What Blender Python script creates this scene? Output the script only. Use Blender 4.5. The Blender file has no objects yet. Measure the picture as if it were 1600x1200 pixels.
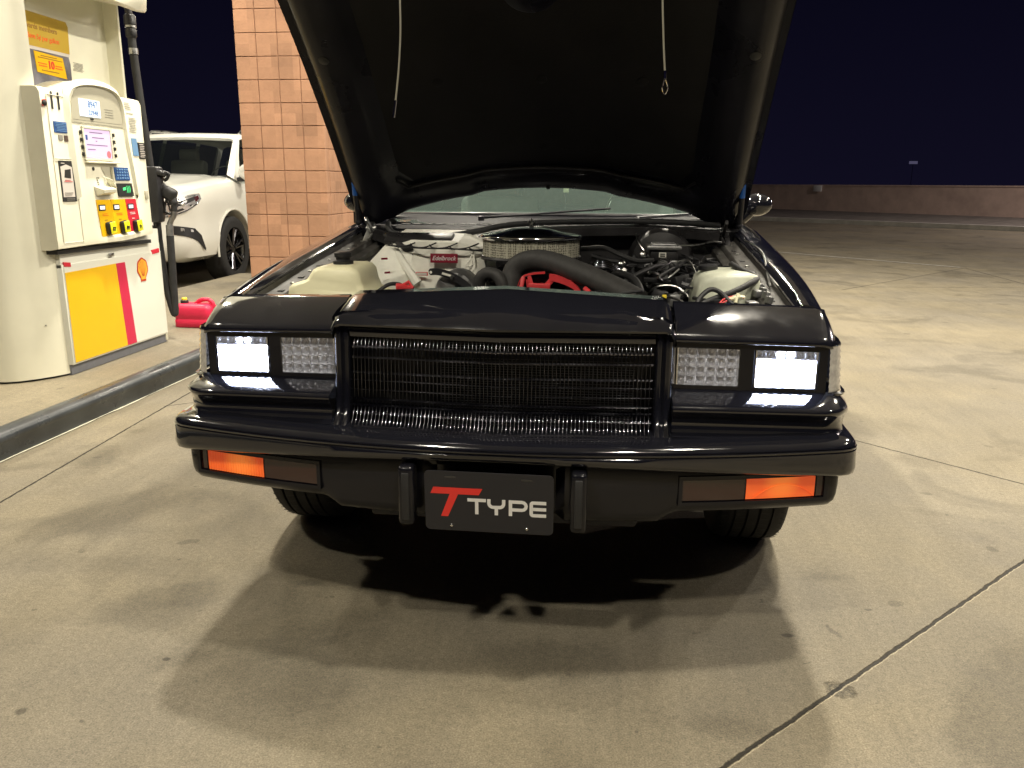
import bpy, bmesh, math, random
from mathutils import Vector, Matrix, Euler
from math import sin, cos, pi, radians, sqrt
random.seed(11)
scn = bpy.context.scene
# ------------------------------------------------------------------ camera
cd = bpy.data.cameras.new('camera'); cam = bpy.data.objects.new('camera', cd); scn.collection.objects.link(cam)
Rv = Vector((0.99365978, 0.1123037, 0.00530273)); Uv = Vector((-0.03179916, 0.23549277, 0.97135574)); Fv = Vector((-0.10783809, 0.96536575, -0.23757086))
mw = Matrix(((Rv.x, Uv.x, -Fv.x, 0.2471436), (Rv.y, Uv.y, -Fv.y, -1.84112124), (Rv.z, Uv.z, -Fv.z, 1.18133392), (0, 0, 0, 1)))
cam.matrix_world = mw
cd.sensor_width = 36; cd.lens = 28.81; cd.clip_end = 600; cd.clip_start = 0.05
scn.camera = cam
scn.view_settings.view_transform = 'Standard'; scn.view_settings.look = 'None'; scn.view_settings.gamma = 1
scn.view_settings.exposure = 0.0
# ------------------------------------------------------------------ night sky
w = bpy.data.worlds.new('World'); scn.world = w; w.use_nodes = True
wn = w.node_tree; bg = wn.nodes['Background']
tc = wn.nodes.new('ShaderNodeTexCoord'); sp = wn.nodes.new('ShaderNodeSeparateXYZ'); cr = wn.nodes.new('ShaderNodeValToRGB')
wn.links.new(tc.outputs['Generated'], sp.inputs[0]); wn.links.new(sp.outputs['Z'], cr.inputs[0]); wn.links.new(cr.outputs[0], bg.inputs[0])
cr.color_ramp.elements[0].position = 0.0; cr.color_ramp.elements[0].color = (0.0048, 0.0042, 0.0125, 1)
cr.color_ramp.elements[1].position = 0.35; cr.color_ramp.elements[1].color = (0.0012, 0.0012, 0.0048, 1)
bg.inputs[1].default_value = 1.0

MAIN = scn.collection
def link(o, parent=None):
    MAIN.objects.link(o)
    if parent is not None: o.parent = parent
    return o
def tag(o, label=None, cat=None, group=None, kind=None):
    if label: o['label'] = label
    if cat: o['category'] = cat
    if group: o['group'] = group
    if kind: o['kind'] = kind
    return o
def empty(name, loc=(0, 0, 0), label=None, cat=None, group=None, rz=0):
    o = bpy.data.objects.new(name, None); o.empty_display_size = .1
    MAIN.objects.link(o); o.location = loc; o.rotation_euler = (0, 0, rz)
    return tag(o, label, cat, group)

# ------------------------------------------------------------------ materials
def mat(name, col=(.5, .5, .5), rough=.5, metal=0, coat=0, spec=.5, emit=None, es=0, trans=0, ior=1.45, noise=0, nscale=20, bump=0, bscale=60, rnoise=0, alpha=1):
    m = bpy.data.materials.new(name); m.use_nodes = True; nt = m.node_tree; b = nt.nodes['Principled BSDF']
    b.inputs['Base Color'].default_value = (*col, 1); b.inputs['Roughness'].default_value = rough; b.inputs['Metallic'].default_value = metal
    b.inputs['Coat Weight'].default_value = coat; b.inputs['Coat Roughness'].default_value = .04
    b.inputs['Specular IOR Level'].default_value = spec; b.inputs['IOR'].default_value = ior
    b.inputs['Transmission Weight'].default_value = trans; b.inputs['Alpha'].default_value = alpha
    if emit: b.inputs['Emission Color'].default_value = (*emit, 1); b.inputs['Emission Strength'].default_value = es
    L = nt.links.new
    if noise or bump or rnoise:
        t = nt.nodes.new('ShaderNodeTexCoord')
    if noise:
        n = nt.nodes.new('ShaderNodeTexNoise'); n.inputs['Scale'].default_value = nscale; n.inputs['Detail'].default_value = 5; n.inputs['Roughness'].default_value = .6
        L(t.outputs['Object'], n.inputs['Vector'])
        mr = nt.nodes.new('ShaderNodeMapRange'); mr.inputs[1].default_value = .3; mr.inputs[2].default_value = .7; mr.inputs[3].default_value = 1 - noise; mr.inputs[4].default_value = 1 + noise
        L(n.outputs['Fac'], mr.inputs[0])
        v = nt.nodes.new('ShaderNodeVectorMath'); v.operation = 'SCALE'; v.inputs[0].default_value = col; L(mr.outputs[0], v.inputs['Scale']); L(v.outputs[0], b.inputs['Base Color'])
    if rnoise:
        n2 = nt.nodes.new('ShaderNodeTexNoise'); n2.inputs['Scale'].default_value = nscale * .37 + 2; n2.inputs['Detail'].default_value = 6
        L(t.outputs['Object'], n2.inputs['Vector'])
        mr2 = nt.nodes.new('ShaderNodeMapRange'); mr2.inputs[1].default_value = .35; mr2.inputs[2].default_value = .7; mr2.inputs[3].default_value = max(rough - rnoise, .01); mr2.inputs[4].default_value = min(rough + rnoise, 1)
        L(n2.outputs['Fac'], mr2.inputs[0]); L(mr2.outputs[0], b.inputs['Roughness'])
    if bump:
        n3 = nt.nodes.new('ShaderNodeTexNoise'); n3.inputs['Scale'].default_value = bscale; n3.inputs['Detail'].default_value = 4
        L(t.outputs['Object'], n3.inputs['Vector'])
        bp = nt.nodes.new('ShaderNodeBump'); bp.inputs['Strength'].default_value = bump; bp.inputs['Distance'].default_value = .004
        L(n3.outputs['Fac'], bp.inputs['Height']); L(bp.outputs[0], b.inputs['Normal'])
    return m
M = {}
M['paint'] = mat('black_paint', (.0075, .0078, .0115), .12, coat=.9, spec=.5, bump=.02, bscale=7, rnoise=.06, nscale=30)
M['paint2'] = mat('black_bumper_paint', (.007, .007, .010), .22, coat=.2, spec=.3, bump=.02, bscale=12, rnoise=.08)
M['satin'] = mat('satin_black', (.014, .014, .018), .38, noise=.2, rnoise=.1)
M['underhood'] = mat('underhood_black', (.007, .007, .012), .34, spec=.25, noise=.4, nscale=4, rnoise=.15, bump=.05, bscale=30)
M['pad'] = mat('hood_pad', (.0075, .0075, .009), .75, spec=.3, noise=.35, nscale=3, bump=.15, bscale=120)
M['plastic'] = mat('black_plastic', (.02, .02, .022), .45, noise=.25, rnoise=.12, bump=.05, bscale=150)
M['rubber'] = mat('rubber', (.020, .020, .021), .6, noise=.25, bump=.15, bscale=150)
M['tyre'] = mat('tyre', (.018, .018, .019), .75, noise=.3, bump=.2, bscale=90)
M['chrome'] = mat('chrome', (.85, .85, .86), .09, metal=1, rnoise=.05)
M['reflector'] = mat('lamp_reflector', (.9, .9, .9), .22, metal=.75)
M['blackchrome'] = mat('black_chrome', (.10, .10, .115), .16, metal=1, rnoise=.08)
M['grille'] = mat('grille_chrome', (.27, .27, .30), .2, metal=1, rnoise=.08)
M['cowl'] = mat('cowl_black', (.010, .010, .012), .5, spec=.06, noise=.3)
M['steel'] = mat('steel', (.5, .5, .48), .35, metal=1, noise=.15, rnoise=.15)
M['alu'] = mat('cast_alu', (.3, .3, .3), .45, metal=.9, noise=.35, bump=.2)
M['bay'] = mat('bay_black', (.022, .021, .022), .42, noise=.5, nscale=9, rnoise=.2, bump=.2, bscale=40)
M['baydust'] = mat('bay_dusty', (.055, .052, .048), .55, noise=.45, nscale=14, rnoise=.15, bump=.15, bscale=50)
M['cream'] = mat('cream_tank', (.84, .80, .54), .38, noise=.06, nscale=9)
M['creamold'] = mat('aged_tank', (.55, .57, .46), .42, noise=.22, nscale=14)
M['whitebox'] = mat('white_box', (.80, .79, .70), .45, noise=.12, nscale=11, bump=.05)
M['hose'] = mat('ribbed_hose', (.035, .034, .033), .62, noise=.25, nscale=60)
M['red'] = mat('red_plastic', (.60, .045, .05), .42, noise=.1)
M['redsticker'] = mat('red_sticker', (.22, .012, .03), .35)
M['white'] = mat('white_ink', (.75, .74, .72), .5)
M['redink'] = mat('red_ink', (.75, .04, .03), .4)
M['plate'] = mat('black_plate', (.018, .018, .022), .38, rnoise=.05)
M['yellowtag'] = mat('yellow_tag', (.8, .6, .05), .4)
M['blue'] = mat('blue_tape', (.02, .13, .5), .4)
M['cable'] = mat('steel_cable', (.62, .6, .48), .35, metal=.6)
M['seat'] = mat('grey_seat', (.10, .105, .10), .8, noise=.2)
M['dash'] = mat('dash', (.025, .027, .027), .6)
M['carbon'] = mat('brown_rust', (.06, .035, .025), .7, noise=.5, nscale=20)
# pump
M['pump'] = mat('pump_cream', (.74, .72, .585), .38, noise=.06, nscale=2.2, rnoise=.06)
M['pumpface'] = mat('pump_face', (.68, .655, .52), .42, noise=.04, nscale=8)
M['pumppanel'] = mat('pump_panel', (.72, .72, .64), .28, noise=.03, nscale=3)
M['recess'] = mat('pump_recess', (.42, .40, .31), .45)
M['yellow'] = mat('shell_yellow', (.80, .47, .01), .28, noise=.03, nscale=3)
M['magenta'] = mat('stripe_red', (.58, .02, .07), .3)
M['red2'] = mat('panel_red', (.58, .025, .045), .35)
M['emblemred'] = mat('emblem_red', (.5, .05, .02), .35)
M['emblemyel'] = mat('emblem_yellow', (.85, .42, .04), .35)
M['greybase'] = mat('grey_base', (.16, .165, .19), .45, noise=.1)
M['ink'] = mat('black_ink', (.02, .02, .02), .5)
M['greyink'] = mat('grey_ink', (.25, .24, .21), .5)
M['inkbrown'] = mat('brown_ink', (.30, .16, .02), .5)
M['inkorange'] = mat('orange_ink', (.75, .14, .01), .5)
M['poster'] = mat('poster_photo', (.16, .155, .18), .3, noise=.75, nscale=5)
M['posteryel'] = mat('poster_mustard', (.50, .33, .03), .35)
M['bluesticker'] = mat('blue_sticker', (.03, .09, .28), .35, noise=.3, nscale=60)
M['skysticker'] = mat('light_blue_sticker', (.16, .3, .5), .35)
M['paper'] = mat('paper', (.6, .55, .5), .5)
M['lcd'] = mat('lcd_lit', (.5, .5, .5), .3, emit=(.72, .88, 1), es=.95)
M['lcdink'] = mat('lcd_ink', (.05, .12, .3), .4, emit=(.06, .14, .4), es=.2)
M['screen'] = mat('screen_lit', (.4, .3, .4), .25, emit=(.80, .62, .86), es=.75)
M['screenink'] = mat('screen_ink', (.1, .07, .12), .4, emit=(.3, .2, .35), es=.5)
M['screenred'] = mat('screen_red', (.5, .1, .12), .4, emit=(.8, .25, .25), es=.5)
M['green'] = mat('green_led', (.05, .4, .1), .4, emit=(.1, .9, .3), es=1)
M['btnyellow'] = mat('button_yellow', (.85, .85, .02), .35)
M['gascan'] = mat('gas_can_red', (.62, .02, .07), .4, noise=.06)
# vehicles
M['suv'] = mat('white_suv_paint', (.82, .82, .76), .22, coat=.8, noise=.02, nscale=2)
M['darkglass'] = mat('dark_glass', (.012, .014, .018), .05, coat=.6, spec=.8)
M['fin'] = mat('condenser_fin', (.045, .045, .05), .4, metal=.6)
M['fabric'] = mat('suv_interior', (.20, .19, .17), .8)
M['darktrim'] = mat('dark_trim', (.02, .02, .022), .4)
M['rim'] = mat('dark_rim', (.12, .12, .13), .22, metal=1, rnoise=.1)
M['lampred'] = mat('lamp_red', (.07, .015, .02), .2)
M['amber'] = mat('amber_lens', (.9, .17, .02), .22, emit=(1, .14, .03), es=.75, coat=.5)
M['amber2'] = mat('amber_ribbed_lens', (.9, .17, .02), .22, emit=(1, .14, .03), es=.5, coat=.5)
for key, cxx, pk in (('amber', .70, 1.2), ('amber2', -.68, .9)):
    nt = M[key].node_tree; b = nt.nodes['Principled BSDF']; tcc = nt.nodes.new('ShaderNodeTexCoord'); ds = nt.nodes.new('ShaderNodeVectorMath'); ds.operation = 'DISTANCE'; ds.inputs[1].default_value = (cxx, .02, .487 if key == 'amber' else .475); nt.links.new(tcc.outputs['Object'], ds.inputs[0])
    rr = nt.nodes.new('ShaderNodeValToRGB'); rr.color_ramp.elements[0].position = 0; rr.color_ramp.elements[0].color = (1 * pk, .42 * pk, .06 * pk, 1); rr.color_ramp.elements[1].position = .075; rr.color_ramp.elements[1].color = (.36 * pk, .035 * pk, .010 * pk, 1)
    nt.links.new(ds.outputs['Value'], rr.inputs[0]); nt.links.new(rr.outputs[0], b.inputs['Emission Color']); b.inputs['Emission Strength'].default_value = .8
M['smoke'] = mat('smoked_lens', (.03, .008, .006), .12, coat=.8)
M['clearlens'] = mat('clear_ribbed_lens', (.55, .53, .50), .18, coat=.8, metal=.3, noise=.25, nscale=60)
M['canopy'] = mat('canopy_white', (.38, .38, .37), .6)
M['wall'] = mat('block_wall', (.50, .375, .31), .9, noise=.15, nscale=2, bump=.3, bscale=8)
M['kerbpaint'] = mat('kerb_dark', (.045, .05, .055), .33, noise=.3, nscale=6, rnoise=.12, bump=.1, bscale=20)
M['kerbedge'] = mat('kerb_white', (.55, .53, .42), .7, noise=.2)
M['paintline'] = mat('line_paint', (.42, .40, .36), .75, noise=.3, nscale=8)

def emission(name, col, s):
    m = bpy.data.materials.new(name); m.use_nodes = True; nt = m.node_tree
    nt.nodes.remove(nt.nodes['Principled BSDF']); e = nt.nodes.new('ShaderNodeEmission'); e.inputs[0].default_value = (*col, 1); e.inputs[1].default_value = s
    nt.links.new(e.outputs[0], nt.nodes['Material Output'].inputs[0]); return m
M['led'] = emission('headlight_led', (.78, .85, 1.0), 110)
M['ledrefl'] = mat('lit_reflector', (.9, .92, 1), .2, metal=1, emit=(.72, .80, 1), es=11)
M['farlight'] = emission('far_light', (.6, .55, .95), .11)
M['whitelcd'] = emission('price_display', (1, .97, .95), 1.4)

def glassmat(name, tint, refl_rough=.02, opac=0.0, ocol=(.05, .05, .05)):
    m = bpy.data.materials.new(name); m.use_nodes = True; nt = m.node_tree; nt.nodes.remove(nt.nodes['Principled BSDF'])
    t = nt.nodes.new('ShaderNodeBsdfTransparent'); t.inputs[0].default_value = (*tint, 1)
    g = nt.nodes.new('ShaderNodeBsdfGlossy'); g.inputs['Roughness'].default_value = refl_rough
    f = nt.nodes.new('ShaderNodeFresnel'); f.inputs[0].default_value = 1.5
    ge = nt.nodes.new('ShaderNodeNewGeometry'); ib = nt.nodes.new('ShaderNodeMath'); ib.operation = 'SUBTRACT'; ib.inputs[0].default_value = 1; nt.links.new(ge.outputs['Backfacing'], ib.inputs[1])
    mu = nt.nodes.new('ShaderNodeMath'); mu.operation = 'MULTIPLY'; nt.links.new(f.outputs[0], mu.inputs[0]); nt.links.new(ib.outputs[0], mu.inputs[1])
    mx = nt.nodes.new('ShaderNodeMixShader'); nt.links.new(mu.outputs[0], mx.inputs[0]); nt.links.new(t.outputs[0], mx.inputs[1]); nt.links.new(g.outputs[0], mx.inputs[2])
    last = mx
    if opac:
        d = nt.nodes.new('ShaderNodeBsdfDiffuse'); d.inputs[0].default_value = (*ocol, 1)
        m2 = nt.nodes.new('ShaderNodeMixShader'); m2.inputs[0].default_value = opac; nt.links.new(mx.outputs[0], m2.inputs[1]); nt.links.new(d.outputs[0], m2.inputs[2]); last = m2
    nt.links.new(last.outputs[0], nt.nodes['Material Output'].inputs[0]); return m
M['glass'] = glassmat('windshield_glass', (.66, .78, .72), .02, .12, (.26, .36, .33))
M['suvglass'] = glassmat('suv_glass', (.42, .46, .46), .02, .06, (.05, .06, .07))
M['lens'] = glassmat('lamp_lens', (.95, .96, 1.0), .03)

# ------------------------------------------------------------------ mesh helpers
class MB:
    def __init__(s): s.v = []; s.f = []; s.m = []; s.mi = 0
    def add(s, vs, fs):
        b = len(s.v); s.v += [tuple(q) for q in vs]; s.f += [tuple(i + b for i in f) for f in fs]; s.m += [s.mi] * len(fs); return s
    def grid(s, rows, closed=False, cap=False):
        n = len(rows[0]); vs = [p for r in rows for p in r]; fs = []
        for i in range(len(rows) - 1):
            for j in range(n if closed else n - 1):
                k = (j + 1) % n; fs.append((i * n + j, i * n + k, (i + 1) * n + k, (i + 1) * n + j))
        if cap: fs.append(tuple(range(n))[::-1]); fs.append(tuple(range((len(rows) - 1) * n, len(rows) * n)))
        return s.add(vs, fs)
    def box(s, c, d, rot=None, bev=0, seg=2):
        bm = bmesh.new(); bmesh.ops.create_cube(bm, size=1)
        for v in bm.verts: v.co = Vector((v.co.x * d[0], v.co.y * d[1], v.co.z * d[2]))
        if bev: bmesh.ops.bevel(bm, geom=bm.edges[:], offset=bev, segments=seg, profile=.5, affect='EDGES')
        R = rot.to_matrix() if isinstance(rot, Euler) else (rot if rot is not None else Matrix.Identity(3))
        bm.verts.index_update(); c = Vector(c)
        vs = [R @ v.co + c for v in bm.verts]; fs = [tuple(v.index for v in f.verts) for f in bm.faces]; bm.free(); return s.add(vs, fs)
    def tube(s, pts, r, n=10, cap=True, closed=False):
        pts = [Vector(p) for p in pts]; rs = r if isinstance(r, (list, tuple)) else [r] * len(pts); rows = []; up = None
        for i, p in enumerate(pts):
            if closed: t = pts[(i + 1) % len(pts)] - pts[i - 1]
            else: t = pts[min(i + 1, len(pts) - 1)] - pts[max(i - 1, 0)]
            t.normalize()
            if up is None: up = Vector((0, 0, 1)) if abs(t.z) < .9 else Vector((1, 0, 0))
            a = up - t * up.dot(t); a.normalize(); up = a; b = t.cross(a)
            rows.append([p + (a * cos(2 * pi * k / n) + b * sin(2 * pi * k / n)) * rs[i] for k in range(n)])
        if closed: rows.append(rows[0])
        return s.grid(rows, True, cap and not closed)
    def lathe(s, prof, c, axis=(0, 0, 1), n=24, cap=True):
        ax = Vector(axis).normalized(); a = ax.orthogonal().normalized(); b = ax.cross(a); c = Vector(c)
        rows = [[c + ax * h + (a * cos(2 * pi * k / n) + b * sin(2 * pi * k / n)) * r for k in range(n)] for r, h in prof]
        return s.grid(rows, True, cap)
    def prism(s, poly, o, u, v, th):
        """poly in (a,b), placed at o + a*u + b*v, thick th along u x v"""
        o = Vector(o); u = Vector(u); v = Vector(v); n = u.cross(v).normalized() * th
        k = len(poly); P = [o + u * a + v * b for a, b in poly]
        vs = [p + n for p in P] + P
        fs = [tuple(range(k)), tuple(range(k, 2 * k))[::-1]] + [(i, i + k, (i + 1) % k + k, (i + 1) % k)[::1] for i in range(k)]
        return s.add(vs, fs)
    def ball(s, c, r, n=12, m=8):
        if not isinstance(r, (tuple, list)): r = (r, r, r)
        rows = []
        for i in range(m + 1):
            a = pi * i / m - pi / 2; rows.append([(c[0] + r[0] * max(cos(a), 1e-3) * cos(2 * pi * k / n), c[1] + r[1] * max(cos(a), 1e-3) * sin(2 * pi * k / n), c[2] + r[2] * sin(a)) for k in range(n)])
        return s.grid(rows, True, True)
    def mir(s):
        """mirror everything in x, appended"""
        b = len(s.v); s.v += [(-x, y, z) for x, y, z in s.v]; k = len(s.f)
        s.f += [tuple(i + b for i in f)[::-1] for f in s.f[:k]]; s.m += s.m[:k]; return s
    def flipx(s):
        s.v = [(-x, y, z) for x, y, z in s.v]; s.f = [f[::-1] for f in s.f]; return s
    def build(s, name, mats, parent=None, smooth=40, bevel=0, label=None, cat=None, group=None, kind=None, recalc=True, subsurf=0, solid=0):
        me = bpy.data.meshes.new(name); me.from_pydata(s.v, [], s.f)
        if not isinstance(mats, (list, tuple)): mats = [mats]
        for m in mats: me.materials.append(M[m] if isinstance(m, str) else m)
        for p, i in zip(me.polygons, s.m): p.material_index = i
        bm = bmesh.new(); bm.from_mesh(me); bmesh.ops.remove_doubles(bm, verts=bm.verts, dist=1e-5)
        if recalc: bmesh.ops.recalc_face_normals(bm, faces=bm.faces)
        bm.to_mesh(me); bm.free(); me.update()
        if smooth:
            for p in me.polygons: p.use_smooth = True
            me.set_sharp_from_angle(angle=radians(smooth))
        o = bpy.data.objects.new(name, me); link(o, parent)
        if parent is not None and parent.type == 'EMPTY': o.matrix_parent_inverse = Matrix.Translation(parent.location).inverted() if not parent.rotation_euler.z else (Matrix.Translation(parent.location) @ parent.rotation_euler.to_matrix().to_4x4()).inverted()
        elif parent is not None: o.matrix_parent_inverse = Matrix.Identity(4); 
        if solid:
            md = o.modifiers.new('thickness', 'SOLIDIFY'); md.thickness = solid; md.offset = -1
        if bevel:
            md = o.modifiers.new('bevel', 'BEVEL'); md.width = bevel; md.segments = 2; md.limit_method = 'ANGLE'; md.angle_limit = radians(35)
        if subsurf:
            md = o.modifiers.new('smooth', 'SUBSURF'); md.levels = subsurf; md.render_levels = subsurf
        return tag(o, label, cat, group, kind)
def catmull(pts, n=8, closed=False):
    P = [Vector(p) for p in pts]; out = []; k = len(P)
    for i in range(k if closed else k - 1):
        if closed: a, b, c, d = P[i - 1], P[i], P[(i + 1) % k], P[(i + 2) % k]
        else: a, b, c, d = P[max(i - 1, 0)], P[i], P[i + 1], P[min(i + 2, k - 1)]
        for j in range(n):
            t = j / n; out.append(.5 * ((2 * b) + (c - a) * t + (2 * a - 5 * b + 4 * c - d) * t * t + (3 * b - a - 3 * c + d) * t ** 3))
    if not closed: out.append(P[-1])
    return out
def lerp(x, xs, ys):
    if x <= xs[0]: return ys[0]
    for i in range(len(xs) - 1):
        if x <= xs[i + 1]:
            t = (x - xs[i]) / (xs[i + 1] - xs[i]); return ys[i] + (ys[i + 1] - ys[i]) * t
    return ys[-1]
def text(body, size, o, u, v, m, parent, name, th=.0006, shear=0, alignx='CENTER', space=1, bold=0, sx=1):
    """lettering as a mesh: baseline at o, u = reading direction, v = up"""
    c = bpy.data.curves.new(name, 'FONT'); c.body = body; c.size = size; c.align_x = alignx; c.shear = shear; c.space_character = space; c.offset = bold; c.extrude = th
    c.resolution_u = 3
    t = bpy.data.objects.new('t', c); MAIN.objects.link(t)
    dg = bpy.context.evaluated_depsgraph_get(); me = bpy.data.meshes.new_from_object(t.evaluated_get(dg)); bpy.data.objects.remove(t); bpy.data.curves.remove(c)
    u = Vector(u).normalized(); v = Vector(v).normalized(); n = u.cross(v); o = Vector(o)
    for q in me.vertices: q.co = o + u * q.co.x * sx + v * q.co.y + n * q.co.z
    me.materials.clear(); me.materials.append(M[m]); me.name = name
    ob = bpy.data.objects.new(name, me); link(ob, parent)
    if parent is not None and parent.type == 'EMPTY': ob.matrix_parent_inverse = Matrix.Translation(parent.location).inverted()
    return ob
def boolean_cut(o, cutters):
    for c in cutters:
        md = o.modifiers.new('cut', 'BOOLEAN'); md.operation = 'DIFFERENCE'; md.object = c; md.solver = 'EXACT'
    dg = bpy.context.evaluated_depsgraph_get(); dg.update()
    me = bpy.data.meshes.new_from_object(o.evaluated_get(dg)); o.modifiers.clear(); o.data = me
    for c in cutters: bpy.data.objects.remove(c)
    for p in me.polygons: p.use_smooth = True
    me.set_sharp_from_angle(angle=radians(32))
# ------------------------------------------------------------------ canopy lamps (the forecourt's own lights)
LAMPS = [(-1.65, 2.85, 150, 'over the left fender of the black car'), (1.65, 3.05, 150, 'over the right fender of the black car'), (1.6, .0, 80, 'just ahead of the right headlight'), (-1.6, -3.0, 88, 'behind the viewer on the pump side'), (1.5, -3.4, 84, 'behind the viewer away from the pumps'),
         (-1.65, 5.8, 50, 'beside the block column'), (1.6, 5.9, 60, 'over the trunk of the black car'), (-4.8, 1.2, 70, 'behind the fuel dispenser'), (-4.8, 5.0, 100, 'ahead of the white suv'), (-4.8, 9.0, 70, 'over the white suv'), (-1.6, 9.4, 90, 'beyond the block column'), (1.6, 9.6, 90, 'far beyond the black car'),
         (5.0, 1.8, 70, 'in the right-hand row, nearer one'), (5.0, 6.4, 150, 'in the right-hand row, farther one')]
cz = 4.75
can = MB()
can.box((-1.7, 3.4, 5.2), (15.8, 16.4, .6), bev=.03)
can.build('canopy_roof', 'canopy', label='white flat canopy roof over the fuel lanes', cat='canopy')
proto = None
for i, (x, y, pw, where) in enumerate(LAMPS):
    h = MB(); h.box((0, 0, .06), (.56, .56, .07), bev=.012)
    if proto is None: o = h.build('canopy_lamp', 'canopy'); proto = o
    else: o = proto.copy(); MAIN.objects.link(o)
    o.location = (x, y, 4.84)
    tag(o, 'square white canopy lamp ' + where, 'lamp', 'canopy lamps under the roof')
    l = bpy.data.lights.new('canopy_light', 'AREA'); l.shape = 'SQUARE'; l.size = .26; l.energy = pw * 1.88; l.color = (1.0, .92, .765)
    lo = bpy.data.objects.new('canopy_light', l); MAIN.objects.link(lo); lo.parent = o; lo.location = (0, 0, .015)
# ------------------------------------------------------------------ ground
def ground_mat():
    m = bpy.data.materials.new('concrete'); m.use_nodes = True; nt = m.node_tree; b = nt.nodes['Principled BSDF']; L = nt.links.new; N = nt.nodes.new
    g = N('ShaderNodeNewGeometry'); P = g.outputs['Position']
    def noise(sc, det=6, rough=.6, dist=0):
        n = N('ShaderNodeTexNoise'); n.inputs['Scale'].default_value = sc; n.inputs['Detail'].default_value = det; n.inputs['Roughness'].default_value = rough; n.inputs['Distortion'].default_value = dist; L(P, n.inputs['Vector']); return n
    def mr(src, a, b_, c, d):
        x = N('ShaderNodeMapRange'); x.inputs[1].default_value = a; x.inputs[2].default_value = b_; x.inputs[3].default_value = c; x.inputs[4].default_value = d; L(src, x.inputs[0]); return x.outputs[0]
    def math_(op, a, b_=None, c=None):
        x = N('ShaderNodeMath'); x.operation = op
        for i, q in enumerate((a, b_, c)):
            if q is None: continue
            if isinstance(q, (int, float)): x.inputs[i].default_value = q
            else: L(q, x.inputs[i])
        return x.outputs[0]
    big = noise(.55, 5, .62, .6); mid = noise(3.2, 8, .7, .4); fine = noise(60, 5, .75); speck = noise(240, 3, .6)
    tone = math_('MULTIPLY', math_('MULTIPLY', mr(big.outputs['Fac'], .3, .7, .86, 1.10), mr(mid.outputs['Fac'], .3, .7, .86, 1.10)), math_('MULTIPLY', mr(fine.outputs['Fac'], .25, .75, .70, 1.24), mr(speck.outputs['Fac'], .3, .7, .70, 1.28)))
    # dark stains
    st = noise(1.25, 4, .55, .9); stain = mr(st.outputs['Fac'], .55, .64, 1.0, .74)
    sp_ = noise(16, 2, .5); spots = mr(sp_.outputs['Fac'], .735, .76, 1.0, .62)
    tone = math_('MULTIPLY', math_('MULTIPLY', tone, stain), spots)
    def blot(x, y, rx, ry, amt, rot=0, nz=.5):
        mpn = N('ShaderNodeMapping'); mpn.vector_type = 'TEXTURE'; mpn.inputs['Location'].default_value = (x, y, 0); mpn.inputs['Rotation'].default_value = (0, 0, rot); mpn.inputs['Scale'].default_value = (rx, ry, 1); L(P, mpn.inputs['Vector'])
        ln_ = N('ShaderNodeVectorMath'); ln_.operation = 'LENGTH'; L(mpn.outputs[0], ln_.inputs[0])
        d_ = math_('ADD', ln_.outputs['Value'], math_('MULTIPLY', math_('SUBTRACT', mid.outputs['Fac'], .5), nz * 4))
        return mr(d_, .6, 1.1, 1 - amt, 1)
    for a_ in ((-1.0, .22, .16, .09, .24, .3), (-.62, .35, .05, .03, .4), (-.5, -.12, .22, .12, .16), (-.83, -.09, .012, .009, .65, 0, .1), (-1.05, -.33, .015, .015, .5, 0, .1), (.15, .02, .2, .1, .2), (.77, .22, .018, .011, .55, 0, .15), (.9, .25, .010, .03, .3, .5, .15), (1.9, 1.0, .3, .15, .14), (-1.5, 1.0, .3, .5, .15), (.55, -.2, .10, .05, .2), (-1.35, .1, .18, .25, .12), (-1.9, 1.6, .15, .5, .2)): tone = math_('MULTIPLY', tone, blot(*a_))
    gum = noise(7.5, 1, .4); tone = math_('MULTIPLY', tone, mr(gum.outputs['Fac'], .765, .775, 1, .72))
    ws_ = N('ShaderNodeTexNoise'); ws_.inputs['Scale'].default_value = 1; ws_.inputs['Detail'].default_value = 7; ws_.inputs['Roughness'].default_value = .7; wm = N('ShaderNodeMapping'); wm.inputs['Rotation'].default_value = (0, 0, .5); wm.inputs['Scale'].default_value = (16, 1.6, 1); L(P, wm.inputs['Vector']); L(wm.outputs[0], ws_.inputs['Vector'])
    tone = math_('MULTIPLY', tone, mr(ws_.outputs['Fac'], .3, .7, .91, 1.08))
    col = N('ShaderNodeMix'); col.data_type = 'RGBA'; col.inputs['A'].default_value = (.196, .173, .131, 1); col.inputs['B'].default_value = (.224, .192, .131, 1); L(mr(noise(.9, 3).outputs['Fac'], .35, .65, 0, 1), col.inputs['Factor'])
    v = N('ShaderNodeVectorMath'); v.operation = 'SCALE'; L(col.outputs['Result'], v.inputs[0])
    # joints
    wob = N('ShaderNodeTexNoise'); wob.inputs['Scale'].default_value = 22; wob.inputs['Detail'].default_value = 6; wob.inputs['Roughness'].default_value = .7; L(P, wob.inputs['Vector'])
    w1 = N('ShaderNodeVectorMath'); w1.operation = 'SUBTRACT'; L(wob.outputs['Color'], w1.inputs[0]); w1.inputs[1].default_value = (.5, .5, .5)
    w2 = N('ShaderNodeVectorMath'); w2.operation = 'SCALE'; L(w1.outputs[0], w2.inputs[0]); w2.inputs['Scale'].default_value = .016
    w3 = N('ShaderNodeVectorMath'); w3.operation = 'ADD'; L(P, w3.inputs[0]); L(w2.outputs[0], w3.inputs[1]); PW = w3.outputs[0]
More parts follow.
